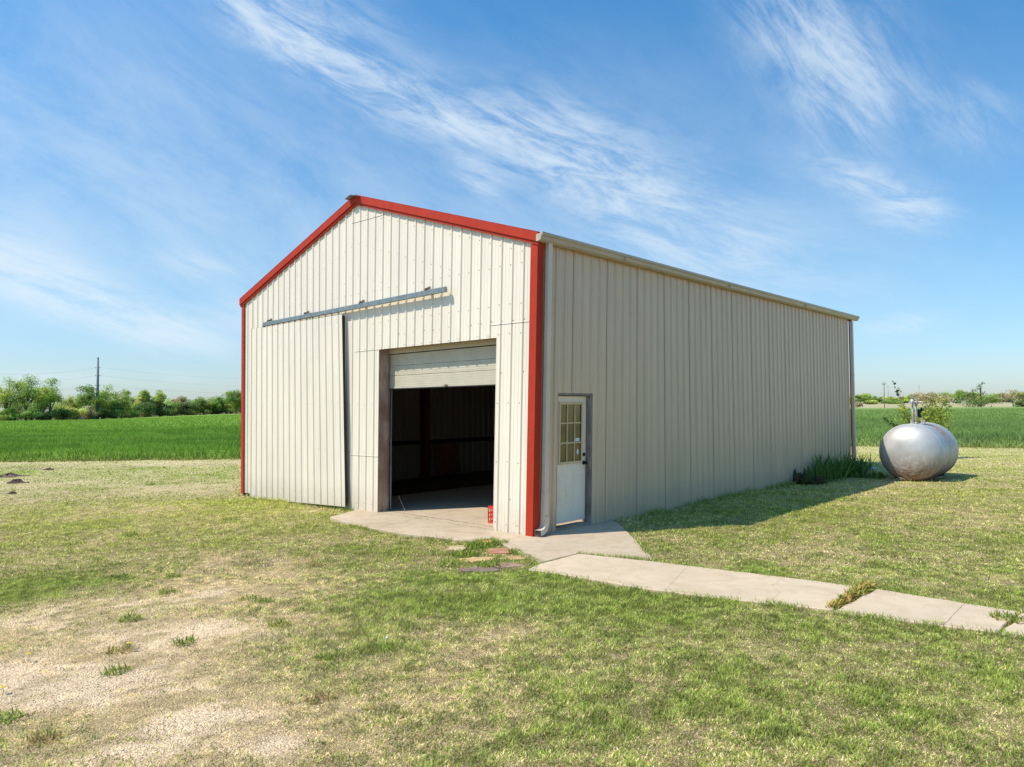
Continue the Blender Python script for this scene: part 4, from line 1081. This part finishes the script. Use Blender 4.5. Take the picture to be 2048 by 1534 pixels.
m.build('pipe_cross', [pm], tank)
m = MB(); zv = 2*TKR+.27
m.tube([(-.19, -.06, zv-.08), (-.19, -.06, zv+.08)], .045, 12); m.tube([(-.16, -.08, zv), (-.10, -.13, zv+.10)], .022, 8); m.box((-.22, -.12, zv-.12), (-.14, -.05, zv-.07)); m.tube([(-.14, -.08, zv+.03), (-.08, -.1, zv+.13)], .018, 8)
m.build('valve', [M['rubber']], tank)
for x_, h_ in ((-.62, .08), (.35, .09), (.55, .05)):
    m = MB(); m.tube([(x_, 0, 2*TKR-.02), (x_, 0, 2*TKR+h_)], .024, 10); m.tube([(x_, 0, 2*TKR+h_), (x_, 0, 2*TKR+h_+.02)], .034, 10); m.build('fitting', [pm], tank)
for x_ in (-.62, .62):
    m = MB()
    for i in range(12):
        a0, a1 = -2.2+i*.104, -2.2+(i+1)*.104
        v = []
        for aa, r_ in ((a0, TKR+.005), (a1, TKR+.005)): v += [(x_-.06, math.cos(aa)*r_, TKR+math.sin(aa)*r_), (x_+.06, math.cos(aa)*r_, TKR+math.sin(aa)*r_)]
        v2 = [(p_[0], p_[1], -.03) for p_ in v]
        m.hexa([v2[0], v2[1], v2[3], v2[2], v[0], v[1], v[3], v[2]])
    m.build('saddle', [M['rust']], tank)
# debris under the tank
m = MB(); bp = G(1822, 962)
for _ in range(46):
    x_, y_ = random.uniform(-.6, .75), random.gauss(0, .07); a_ = random.uniform(0, 6.28); p = Vector((x_, y_, random.uniform(0, .05))); pts = [p]
    d = Vector((math.cos(a_), math.sin(a_)*.6, random.uniform(-.1, .5)))
    for i in range(3): p = p+d*random.uniform(.04, .09); d = (d+Vector((random.uniform(-.6, .6), random.uniform(-.6, .6), random.uniform(-.6, .2)))); pts.append(p)
    m.tube(pts, [.009, .007, .005, .002], 5)
o = m.build('dry_roots', [M['palewood']]); o.location = bp; o.rotation_euler.z = .15; tag(o, 'tangle of dry roots and twigs under the silver tank', 'roots')
m = MB(); p = G(1868, 957); m.tube([(0, 0, .02), (.4, .1, .045), (.75, .16, .03)], [.02, .018, .014], 8); o = m.build('pale_branch', [M['palewood']]); o.location = p; tag(o, 'pale dead branch on the grass right of the tank foot', 'branch')

# shrub behind the tank
sh = empty('shrub', G(1838, 920), 'loose yellow-green shrub rising behind the silver tank', 'shrub')
SB = G(1838, 918); sh.location = SB
stems = MB(); VS, FS, CS = [], [], []; pxm = SB.y/F
def stem(tx, ty, ts_=.55, leaves=60, col=None, spread=.16, bx=0, sy=0):
    leaves = int(leaves*1.7)
    # tx,ty: where the tip is, in metres right and up
    pts = []; n = 8
    for i in range(n+1):
        f = i/n; pts.append(Vector((bx+(tx-bx)*f**1.3+random.uniform(-.02, .02), sy*f+random.uniform(-.02, .02), ty*f)))
    stems.tube(pts, [.012*(1-.8*i/n) for i in range(n+1)], 5)
    for _ in range(leaves):
        f = random.uniform(ts_, 1.02); k = min(n-1, int(f*n)); p = pts[k].lerp(pts[k+1], min(1, f*n-k))
        p = p+Vector((random.gauss(0, spread), random.gauss(0, spread), random.gauss(0, spread*.8)))*(1.0 if f < .95 else .6)
        s_ = random.uniform(.034, .066); d = Vector((random.gauss(0, 1), random.gauss(0, 1), random.gauss(0, .6))).normalized(); e = d.orthogonal().normalized(); e = (e*math.cos(1.3*_)+d.cross(e)*math.sin(1.3*_))
        c = col or random.choice([(.42, .46, .08), (.52, .52, .10), (.28, .36, .06)]); kk = random.uniform(.7, 1.25); c = tuple(x_*kk for x_ in c)
        n0 = len(VS); VS.extend([tuple(p-d*s_), tuple(p+e*s_*.6), tuple(p+d*s_), tuple(p-e*s_*.6)]); CS.extend([c]*4); FS.append((n0, n0+1, n0+2, n0+3))
D_ = lambda px: (px-1838)*pxm
Hh = lambda py: (918-py)*pxm
for (px, py, f, lv, sp_) in ((1790, 762, .80, 16, .03), (1800, 775, .72, 12, .04), (1772, 838, .72, 26, .07), (1802, 812, .5, 60, .12), (1815, 818, .5, 50, .12), (1850, 805, .5, 60, .14), (1862, 800, .5, 70, .15), (1878, 795, .55, 60, .13), (1892, 800, .6, 40, .12),
                      (1900, 812, .5, 60, .13), (1870, 815, .4, 70, .17), (1855, 822, .4, 70, .17), (1885, 820, .4, 70, .16), (1825, 826, .45, 50, .13), (1900, 835, .5, 50, .12), (1812, 835, .5, 40, .12), (1905, 790, .8, 10, .05), (1885, 835, .4, 60, .15), (1862, 835, .4, 60, .15)):
    stem(D_(px), Hh(py), f, lv, None if px > 1795 else (.07, .13, .03), sp_, bx=random.uniform(-.25, .35))
stems.build('stem', [M['bark']], sh)
link_mesh('foliage', VS, FS, [M['leaf']], sh, None, np.array(CS))

# ------------------------------------------------------------------ trees
def crown_leaves(centres, radii, n, leaf, base, var=.35):
    k = len(centres); idx = rng.integers(0, k, n); C_ = np.array(centres)[idx]; Rr = np.array(radii)[idx]
    d = rng.normal(size=(n, 3)); d /= np.linalg.norm(d, axis=1)[:, None]; r = rng.random(n)**.45
    P_ = C_+d*(r*1.0)[:, None]*Rr
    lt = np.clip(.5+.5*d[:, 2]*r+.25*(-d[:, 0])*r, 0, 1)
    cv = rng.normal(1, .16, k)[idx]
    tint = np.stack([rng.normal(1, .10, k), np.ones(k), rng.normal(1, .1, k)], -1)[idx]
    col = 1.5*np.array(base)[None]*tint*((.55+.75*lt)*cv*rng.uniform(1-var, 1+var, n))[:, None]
    a = rng.normal(size=(n, 3)); a /= np.linalg.norm(a, axis=1)[:, None]; b2 = np.cross(a, rng.normal(size=(n, 3))); b2 /= np.linalg.norm(b2, axis=1)[:, None]
    s_ = leaf*(.6+.8*rng.random(n))[:, None]
    V_ = np.stack([P_-a*s_, P_+b2*s_*.55, P_+a*s_, P_-b2*s_*.55], 1).reshape(-1, 3)
    t = np.array([(0, 1, 2), (0, 2, 3)]); T_ = (np.arange(n)[:, None, None]*4+t[None]).reshape(-1, 3)
    return V_, T_, np.clip(np.repeat(col, 4, 0), 0, 1)
def base_at(px, depth):
    d = ray(px, 810); k = depth/d.y; x_ = d.x*k; return Vector((x_, depth, float(gz(x_, depth))))
def zat(px, py, depth): d = ray(px, py); return HC+d.z*depth/d.y
TG = {'l': 'trees along the far edge of the left field', 'r': 'trees along the far edge of the right field'}
def tree(px, depth, top, wpx, col, label, grp, kind='tree', n=2600, airy=0., trunk=.3, name=None, bark=None, leafs=1.0, lobes=None):
    """top: image row of the tree top; wpx: crown width in image pixels"""
    b_ = base_at(px, depth); h = zat(px, top, depth)-b_.z; w_ = wpx*depth/F
    o = empty(name or kind, b_, label, kind, grp)
    tr = MB(); cs, rs = [], []; seed = random.Random(int(px*13+top))
    ls = max(.09, depth/F*1.15)*leafs
    if kind == 'tree':
        nl = lobes or seed.randint(5, 8); th = h*trunk; tr.tube([(0, 0, -.4), (seed.uniform(-.2, .2), 0, th*.5), (seed.uniform(-.3, .3), 0, th)], [h*.030, h*.024, h*.019], 7)
        for i in range(nl):
            a_ = 6.283*i/nl+seed.uniform(-.4, .4); rr = w_*.5*seed.uniform(.35, .78); zt = h*seed.uniform(.45, .92) if i else h*.9
            if i == 0: rr *= .25
            e = Vector((math.cos(a_)*rr, math.sin(a_)*rr*.8, zt)); s0 = Vector((0, 0, th*seed.uniform(.6, 1))); mid = s0.lerp(e, .5)+Vector((math.cos(a_)*rr*.12, 0, h*.03))
            tr.tube([s0, mid, e], [h*.015, h*.009, h*.003], 5)
            for q_ in range(5):
                f = seed.uniform(.35, 1); p = s0.lerp(e, f); v = Vector((seed.gauss(0, 1), seed.gauss(0, 1), seed.gauss(.4, .7))).normalized()*w_*.2*seed.uniform(.5, 1.2)
                tr.tube([p, p+v*.5+Vector((0, 0, .02*h)), p+v], [h*.006, h*.004, h*.0015], 4)
                cs.append(tuple(p+v)); rs.append(np.array((1, 1, .8))*w_*seed.uniform(.12, .22)*(1-.2*airy))
            cs.append(tuple(e)); rs.append(np.array((1, 1, .8))*w_*seed.uniform(.16, .26)*(1-.25*airy))
    else:
        for i in range(12):
            a_ = seed.uniform(0, 6.283); rr = w_*.5*seed.uniform(.0, .7); z_ = h*seed.uniform(.2, .82)*(1-.35*rr/(w_*.5))
            e = Vector((math.cos(a_)*rr, math.sin(a_)*rr*.7, z_)); tr.tube([(0, 0, -.2), e*.5, e], [h*.02, h*.012, h*.004], 4)
            cs.append(tuple(e)); rs.append(np.array((w_*.22, w_*.2, h*.2))*seed.uniform(.7, 1.15))
    top_now = max(c[2]+r_[2] for c, r_ in zip(cs, rs)); sc = h/top_now
    if kind == 'tree': cs = [(c[0], c[1], c[2]*sc) for c in cs]
    tr.build('trunk', [bark or M['bark']], o)
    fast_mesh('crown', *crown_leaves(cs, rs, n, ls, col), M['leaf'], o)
    return o
OL = (.30, .37, .085); OL2 = (.38, .43, .12); DK = (.13, .18, .055); MD = (.21, .29, .075); YG = (.40, .44, .12); BRN = (.36, .31, .18)
left_trees = [
 (14, 184, 752, 62, OL2, 'tall airy olive green tree at the far left edge', .8), (52, 186, 748, 74, OL, 'tall spreading tree second from the left edge, widest crown', .7), (100, 190, 755, 52, OL, 'upright tree with a narrow crown left of the pole', .8),
 (84, 205, 772, 40, YG, 'pale tree half hidden behind the first tall trees', .9), (140, 215, 792, 40, YG, 'low yellowish tree in the dip between tall groups', 1.1),
 (172, 208, 768, 40, MD, 'darker green tree touching the tall pole on its left', .5), (208, 212, 768, 52, OL, 'round topped tree just right of the tall pole', .5), (243, 215, 778, 48, OL, 'spreading tree second right of the tall pole', .5),
 (288, 236, 779, 34, OL2, 'thin half bare tree with sky showing through', 1.6), (318, 238, 780, 34, YG, 'thin leaning tree right of the half bare one', 1.5), (275, 240, 795, 30, OL2, 'small bare tree in the gap right of the pole group', 1.5),
 (362, 250, 793, 42, BRN, 'brownish tree midway between pole and barn', .7), (400, 254, 794, 40, MD, 'green tree of middle height left of the last rise', .6), (432, 256, 793, 36, MD, 'rounded green tree second before the barn', .5),
 (472, 250, 779, 44, MD, 'taller dark tree partly hidden by the barn edge', .4), (-30, 184, 750, 70, OL, 'tall tree cut by the left edge of the photo', .6), (455, 262, 796, 34, OL, 'small round tree before the taller dark one', .5)]
for (px, dp, top, w_, c, lab, airy) in left_trees:
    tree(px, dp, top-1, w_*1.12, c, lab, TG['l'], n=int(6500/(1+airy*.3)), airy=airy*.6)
lb = [(-20, 184, 815, 50, MD), (22, 183, 818, 46, OL), (62, 184, 820, 40, MD), (95, 188, 818, 42, DK), (128, 192, 817, 42, DK), (150, 202, 815, 42, OL2), (178, 206, 812, 36, BRN), (205, 209, 818, 30, DK), (232, 212, 812, 44, DK), (262, 220, 810, 40, MD), (292, 232, 806, 42, DK), (322, 238, 808, 40, DK), (350, 246, 803, 40, MD), (378, 250, 804, 42, DK), (408, 256, 802, 42, OL2), (436, 258, 804, 40, DK), (462, 260, 806, 36, YG), (484, 262, 800, 36, DK),
      (118, 214, 792, 58, OL2), (152, 224, 788, 52, YG), (258, 242, 790, 56, MD), (300, 262, 793, 56, OL), (342, 266, 795, 54, OL2), (385, 272, 795, 54, MD), (425, 275, 796, 50, OL), (228, 240, 796, 50, OL2), (30, 202, 788, 66, OL), (75, 204, 785, 66, MD), (190, 236, 798, 50, OL), (452, 276, 796, 40, OL2)]
cn = {MD: 'mid green', OL: 'olive', DK: 'dark green', OL2: 'light olive', BRN: 'brown twiggy', YG: 'yellow green'}
def wherel(px):
    return 'at the left edge' if px < 10 else 'left of the tall pole' if px < 185 else 'right of the tall pole' if px < 330 else 'close to the barn edge' if px > 420 else 'midway from pole to barn'
seen = {}
ordn = ['first', 'second', 'third', 'fourth', 'fifth', 'sixth', 'seventh', 'eighth', 'ninth']
lb = [(a_, b_, c_-5, d_*1.35, e_) for a_, b_, c_, d_, e_ in lb]
for (px, dp, top, w_, c) in sorted(lb):
    key = (cn[c], wherel(px)); seen[key] = seen.get(key, 0)+1
lcount = {}
for (px, dp, top, w_, c) in sorted(lb):
    key = (cn[c], wherel(px)); lcount[key] = lcount.get(key, 0)+1
    pre = '' if seen[key] == 1 else ordn[lcount[key]-1]+' from left of the '
    lab = (pre.replace(' of the', ' of')+key[0]+(' bushes ' if pre else ' bush ')+'in the hedge '+key[1])
    tree(px, dp, top, w_, c, lab, 'bushes in the hedge beyond the left field', kind='bush', n=3200)
# right side
PIN = (.16, .215, .065)
rt = [(1950, 400, 792, 78, PIN, 'broad low tree with leaning trunks, the most prominent on the right horizon', .35), (1893, 520, 785, 56, BRN, 'bare brownish tree left of the broad leaning tree', 1.2),
      (2026, 405, 776, 50, BRN, 'bare grey twiggy tree near the right edge', 1.8), (1716, 400, 803, 26, BRN, 'small bare tree at the near end of the dry strip by the barn', 1.8), (1985, 560, 788, 50, MD, 'rounded green tree right behind the broad tree', .4), (1862, 560, 783, 48, BRN, 'brown budding tree above the tank shrub', .9)]
for (px, dp, top, w_, c, lab, airy) in rt:
    tree(px, dp, top, w_, c, lab, TG['r'], n=int(2600/(1+airy)), airy=airy*.6, trunk=.28)
# crown piece of the broad tree standing above it on a thin limb
t2 = tree(1962, 401, 763, 34, PIN, 'thin flat topped tree standing above the broad leaning tree', TG['r'], n=260, airy=1, trunk=.72, lobes=4)
hedge = []
cols_r = [OL, MD, YG, MD, OL, OL2, BRN, MD, DK, OL]
for i, px in enumerate(range(1700, 2075, 17)):
    topy = np.interp(px, [1700, 1730, 1760, 1790, 1840, 1880, 1930, 1975, 2010, 2060], [792, 785, 790, 792, 781, 779, 780, 786, 782, 780])
    hedge.append((px+random.uniform(-4, 4), random.uniform(640, 720), topy+random.uniform(-3, 4), random.uniform(30, 44), cols_r[(i*7) % 10]))
hedge += [(1745, 600, 800, 34, YG), (1785, 600, 797, 38, MD), (1800, 600, 800, 34, DK), (1738, 600, 800, 20, DK), (2040, 398, 801, 34, DK), (2062, 398, 796, 34, DK), (1916, 600, 803, 12, DK), (1705, 620, 792, 28, OL)]
def wherer(px): return 'behind the barn end' if px < 1725 else 'near the utility pole' if px < 1790 else 'above the silver tank' if px < 1900 else 'near the broad leaning tree' if px < 1990 else 'at the right edge'
seen = {}; lcount = {}
for (px, dp, top, w_, c) in hedge: key = (cn[c], wherer(px), dp < 630); seen[key] = seen.get(key, 0)+1
for (px, dp, top, w_, c) in sorted(hedge):
    key = (cn[c], wherer(px), dp < 630); lcount[key] = lcount.get(key, 0)+1
    pre = '' if seen[key] == 1 else ordn[lcount[key]-1]+' from left of the '
    lab = pre.replace(' of the', ' of')+key[0]+(' bushes ' if pre else ' bush ')+('before the wood ' if key[2] else 'in the wood ')+key[1]
    tree(px, dp, top, w_, c, lab, 'bushes in the wood beyond the right field', kind='bush', n=2000, leafs=.9)

# house roof between the left trees
hb = base_at(163, 236); hs = empty('house', hb, 'low house with a red roof glimpsed between trees left of the pole', 'house', rz=.25)
m = MB(); m.box((-3.4, -2.5, -.5), (3.4, 2.5, 3.0)); m.build('wall', [M['palewood']], hs)
m = MB(); zt_, ze_ = 4.6, 2.9
zt_ = 3.9; m.add([(-3.6, -2.8, ze_), (3.6, -2.8, ze_), (3.6, 2.8, ze_), (-3.6, 2.8, ze_), (-3.6, 0, zt_), (3.6, 0, zt_)], [(0, 1, 5, 4), (2, 3, 4, 5), (0, 4, 3), (1, 2, 5), (0, 3, 2, 1)])
m.build('roof', [painted('red_roof', (.42, .13, .08), .15, .8)], hs)
m = MB(); m.box((-1.6, -2.53, 1), (-.4, -2.5, 2.1)); m.build('window', [M['darksteel']], hs)

# ------------------------------------------------------------------ poles and wires
pd = 210.; pb = base_at(195, pd); ph = zat(196, 716, pd)-pb.z
sp_m = painted('steel_pole', (.17, .20, .23), .1, .7)
tp_ = empty('transmission_pole', pb, 'tall grey tapered steel pole standing at the far edge of the left field', 'pole')
m = MB(); m.tube([(0, 0, -.5), (0, 0, ph*.5), (0, 0, ph)], [.50, .37, .24], 12); m.build('shaft', [sp_m], tp_, smooth_=True)
m = MB(); m.tube([(0, 0, ph), (0, 0, ph+.15)], [.30, .28], 12); m.build('cap', [sp_m], tp_)
wire_z = [zat(197, r_, pd)-pb.z for r_ in (736, 752, 771)]
for z_ in wire_z:
    for sg in (-1, 1):
        m = MB(); m.tube([(0, 0, z_), (sg*.75, 0, z_+.12)], .05, 6); m.tube([(sg*.6, 0, z_-.02), (sg*.7, 0, z_+.2)], .09, 6); m.build('insulator', [sp_m], tp_)
wire_m = painted('wire', (.10, .11, .13), .1, .6)
rows = ['topmost', 'middle', 'lowest']
for i, z_ in enumerate(wire_z):
    for sg, pxe, pye, dpe in ((-1, -60, (744, 758, 781)[i], 170), (1, 560, (758, 772, 785)[i], 330)):
        a_ = Vector((pb.x+sg*.75, pb.y, pb.z+z_+.1)); d = ray(pxe, pye); b_ = Vector((0, 0, HC))+d*(dpe/d.y)
        m = MB(); pts = []
        for k in range(21): f = k/20; p = a_.lerp(b_, f)-a_; p.z -= 4*f*(1-f)*1.1; pts.append(p)
        m.tube(pts, .011, 5); o = m.build('power_line', [wire_m]); o.location = a_
        tag(o, rows[i]+' thin power line running '+('left' if sg < 0 else 'right')+' from the tall steel pole', 'wire', 'power lines at the tall steel pole')
ub = base_at(1769, 390); uh = zat(1768, 765, 390)-ub.z
up_ = empty('utility_pole', ub, 'wooden utility pole with a short crossarm beyond the right field', 'pole')
m = MB(); m.tube([(0, 0, -.5), (0, 0, uh)], [.24, .16], 8); m.build('shaft', [M['pole']], up_)
m = MB(); m.box((-1.2, -.08, uh-1.0), (1.2, .08, uh-.75)); m.build('crossarm', [M['pole']], up_)
for x_ in (-1.1, .0, 1.1): 
    m = MB(); z0_ = uh-.75 if x_ else uh; m.tube([(x_, 0, z0_), (x_, 0, z0_+.45)], .11, 6); m.build('insulator', [M['galv']], up_)
for (px, top, dp, r_, lab) in ((1777, 770, 900, .22, 'faint lattice mast just right of the utility pole'), (1839, 769, 1100, .22, 'faint distant mast above the silver tank')):
    b_ = base_at(px, dp); h_ = zat(px, top, dp)-b_.z; m = MB(); m.tube([(0, 0, 0), (0, 0, h_)], [r_, r_*.6], 5)
    m.box((-.8, -.1, h_*.9), (.8, .1, h_*.9+.3)); o = m.build('radio_mast', [wire_m]); o.location = b_; tag(o, lab, 'mast')
b_ = base_at(1983, 388); m = MB(); m.tube([(0, 0, -.2), (0, 0, 1.6)], .22, 6); m.tube([(0, 0, 1.6), (0, 0, 1.7)], [.22, .1], 6); o = m.build('fence_post', [M['pole']]); o.location = b_; tag(o, 'short dark post at the far edge of the right field', 'post')

# ------------------------------------------------------------------ sky and sun
SUN = Vector((-.959, -.283, 0))*math.cos(R_(53)); SUN.z = math.sin(R_(53))
W = bpy.data.worlds.new('World'); S.world = W; W.use_nodes = True; nt = W.node_tree
bg = nt.nodes['Background']; sky = N(nt, 'ShaderNodeTexSky'); sky.sky_type = 'NISHITA'; sky.sun_disc = False
sky.sun_elevation = R_(53); sky.sun_rotation = math.atan2(SUN.x, SUN.y) % (2*math.pi); sky.air_density = 1.0; sky.dust_density = .6; sky.ozone_density = 2.0
tc = N(nt, 'ShaderNodeTexCoord'); sp = N(nt, 'ShaderNodeSeparateXYZ'); nt.links.new(tc.outputs['Generated'], sp.inputs[0])
def mm(op, *args, clamp=False):
    n = N(nt, 'ShaderNodeMath', operation=op, use_clamp=clamp)
    for s_, v_ in zip(n.inputs, args):
        if hasattr(v_, 'is_linked'): nt.links.new(v_, s_)
        else: s_.default_value = v_
    return n.outputs[0]
az = mm('MULTIPLY', mm('ARCTAN2', sp.outputs['X'], sp.outputs['Y']), 57.2958); el = mm('MULTIPLY', mm('ARCSINE', sp.outputs['Z']), 57.2958)
def dirn(px, py):
    d = ray(px, py); return math.degrees(math.atan2(d.x, d.y)), math.degrees(math.asin(d.z))
def comb(x_, y_):
    c = N(nt, 'ShaderNodeCombineXYZ'); nt.links.new(x_, c.inputs[0]); nt.links.new(y_, c.inputs[1]); return c.outputs[0]
def rotated(ang):
    c, s_ = math.cos(R_(ang)), math.sin(R_(ang))
    return mm('ADD', mm('MULTIPLY', az, c), mm('MULTIPLY', el, s_)), mm('ADD', mm('MULTIPLY', az, -s_), mm('MULTIPLY', el, c))
def wisps(ang, along, across, seedv, lo, hi, dist=1.2):
    u, v = rotated(ang); vec = comb(mm('MULTIPLY', u, along), mm('ADD', mm('MULTIPLY', v, across), seedv))
    f = noise(nt, 1.0, 13, .70, vec=vec, dist=dist)
    return mrange_w(f, lo, hi)
def mrange_w(v, a_, b_, c_=0, d_=1):
    n = N(nt, 'ShaderNodeMapRange', interpolation_type='SMOOTHSTEP'); nt.links.new(v, n.inputs[0])
    for i, q_ in enumerate((a_, b_, c_, d_)): n.inputs[i+1].default_value = q_
    return n.outputs[0]
def gauss(px, py, sa, se, ang):
    a0, e0 = dirn(px, py); c, s_ = math.cos(R_(ang)), math.sin(R_(ang))
    da, de = mm('SUBTRACT', az, a0), mm('SUBTRACT', el, e0)
    u = mm('DIVIDE', mm('ADD', mm('MULTIPLY', da, c), mm('MULTIPLY', de, s_)), sa); v = mm('DIVIDE', mm('ADD', mm('MULTIPLY', da, -s_), mm('MULTIPLY', de, c)), se)
    return mm('EXPONENT', mm('MULTIPLY', mm('ADD', mm('MULTIPLY', u, u), mm('MULTIPLY', v, v)), -1))
def group(blobs, tex):
    t = None
    for (k, *a_) in blobs:
        g_ = mm('MULTIPLY', gauss(*a_), k); t = g_ if t is None else mm('ADD', t, g_)
    return mm('MULTIPLY', t, tex)
tA = wisps(-20, .13, .55, 3.1, .34, .78, .5); tB = wisps(-52, .13, .5, 11.7, .34, .80, .5); tC = wisps(-16, .12, .55, 23.9, .28, .76, .4); tD = wisps(-20, .22, .8, 55.3, .28, .74, .5); tS = wisps(-25, .05, .12, 41.0, .2, .8, .3)
A1 = group([(1.1, 560, 60, 6.5, 1.5, -28), (.9, 680, 130, 5.0, 1.5, -28), (.6, 470, 30, 3.5, 1.4, -35), (.5, 820, 180, 4, 1.5, -15), (.55, 690, 70, 6, 2.6, -25),
            (1.1, 900, 245, 5.0, 1.2, -5), (1.0, 1080, 275, 6.5, 2.4, -14), (.85, 1180, 340, 7, 2.8, -25), (.6, 1320, 420, 8, 3.2, -22), (.5, 960, 350, 3, 1.8, -45), (.45, 1450, 520, 9, 3.5, -15)], tA)
B1 = group([(.75, 1660, 90, 5.0, 3.0, -50), (.8, 1700, 190, 3.8, 3.2, -35), (.5, 1560, 30, 4, 3, -40), (.45, 1950, 240, 3, 2, -35)], tB)
D1 = group([(.8, 1730, 365, 3.6, 1.2, -28), (.85, 1820, 420, 2.4, 1.3, -12), (.5, 1800, 650, 2.5, .7, 5), (.55, 960, 350, 2.4, 1.1, -45)], tD)
C1 = group([(1.0, 70, 555, 5.5, 1.8, -22), (.95, 210, 610, 5.5, 1.4, -20), (.8, 330, 660, 4, 1.2, -12), (.7, 380, 530, 3, 1, -4), (.55, 20, 520, 4, 2.5, -20), (.4, 460, 640, 5, 2, 10), (.3, 150, 755, 9, .5, 0)], tC)
V1 = group([(.38, 600, 450, 17, 8, -10), (.24, 1300, 420, 20, 7, -20), (.10, 1750, 300, 16, 12, -20), (.45, 80, 330, 16, 12, 0), (.08, 1100, 150, 22, 5, -15)], tS)
# a few high clouds elsewhere round the horizon
off = mrange_w(mm('ABSOLUTE', az), 42, 60); gen = mm('MULTIPLY', mm('MULTIPLY', wisps(-20, .05, .14, 77.0, .5, .8), off), .5)
al = mm('ADD', mm('ADD', mm('ADD', A1, D1), B1), mm('ADD', C1, mm('ADD', V1, gen)))
haze = mrange_w(el, 14, -1, 0, .30)
al = mm('MULTIPLY', mm('SUBTRACT', 1.0, mm('EXPONENT', mm('MULTIPLY', al, -1.35))), .88)
hsv = N(nt, 'ShaderNodeHueSaturation'); hsv.inputs['Saturation'].default_value = 1.0; hsv.inputs['Value'].default_value = 1.0
nt.links.new(sky.outputs[0], hsv.inputs['Color'])
tint = mix(nt, 1.0, hsv.outputs[0], ramp(nt, mm('DIVIDE', el, 40, clamp=True), [(0, (.86, .98, 1.20)), (.25, (.80, 1.12, 1.25)), (.7, (.50, 1.20, 1.52)), (1, (.5, 1.20, 1.52))]), 'MULTIPLY'); TINT = tint.node
skyc = mix(nt, al, tint, rgb(6.3, 7.1, 7.7))
nt.links.new(skyc, bg.inputs['Color']); bg.inputs['Strength'].default_value = .13
sl = bpy.data.lights.new('sun', 'SUN'); sl.energy = 5.0; sl.angle = R_(.5); sl.color = (1, .92, .79)
so = bpy.data.objects.new('sun', sl); COL.objects.link(so); so.rotation_euler = SUN.to_track_quat('Z', 'Y').to_euler()

# ------------------------------------------------------------------ camera
cd = bpy.data.cameras.new('camera'); cd.sensor_width = 36; cd.lens = F/2048*36; cd.clip_end = 12000; cd.clip_start = .05
co = bpy.data.objects.new('camera', cd); COL.objects.link(co)
Mx = Matrix((cam_r, cam_u, -cam_f)).transposed().to_4x4(); Mx.translation = (0, 0, HC); co.matrix_world = Mx
S.camera = co
S.view_settings.view_transform = 'Standard'; S.view_settings.look = 'None'; S.view_settings.exposure = 0
S.cycles.max_bounces = 8; S.cycles.transparent_max_bounces = 4; S.cycles.adaptive_threshold = .005; S.cycles.use_denoising = True; S.cycles.denoising_prefilter = 'NONE'
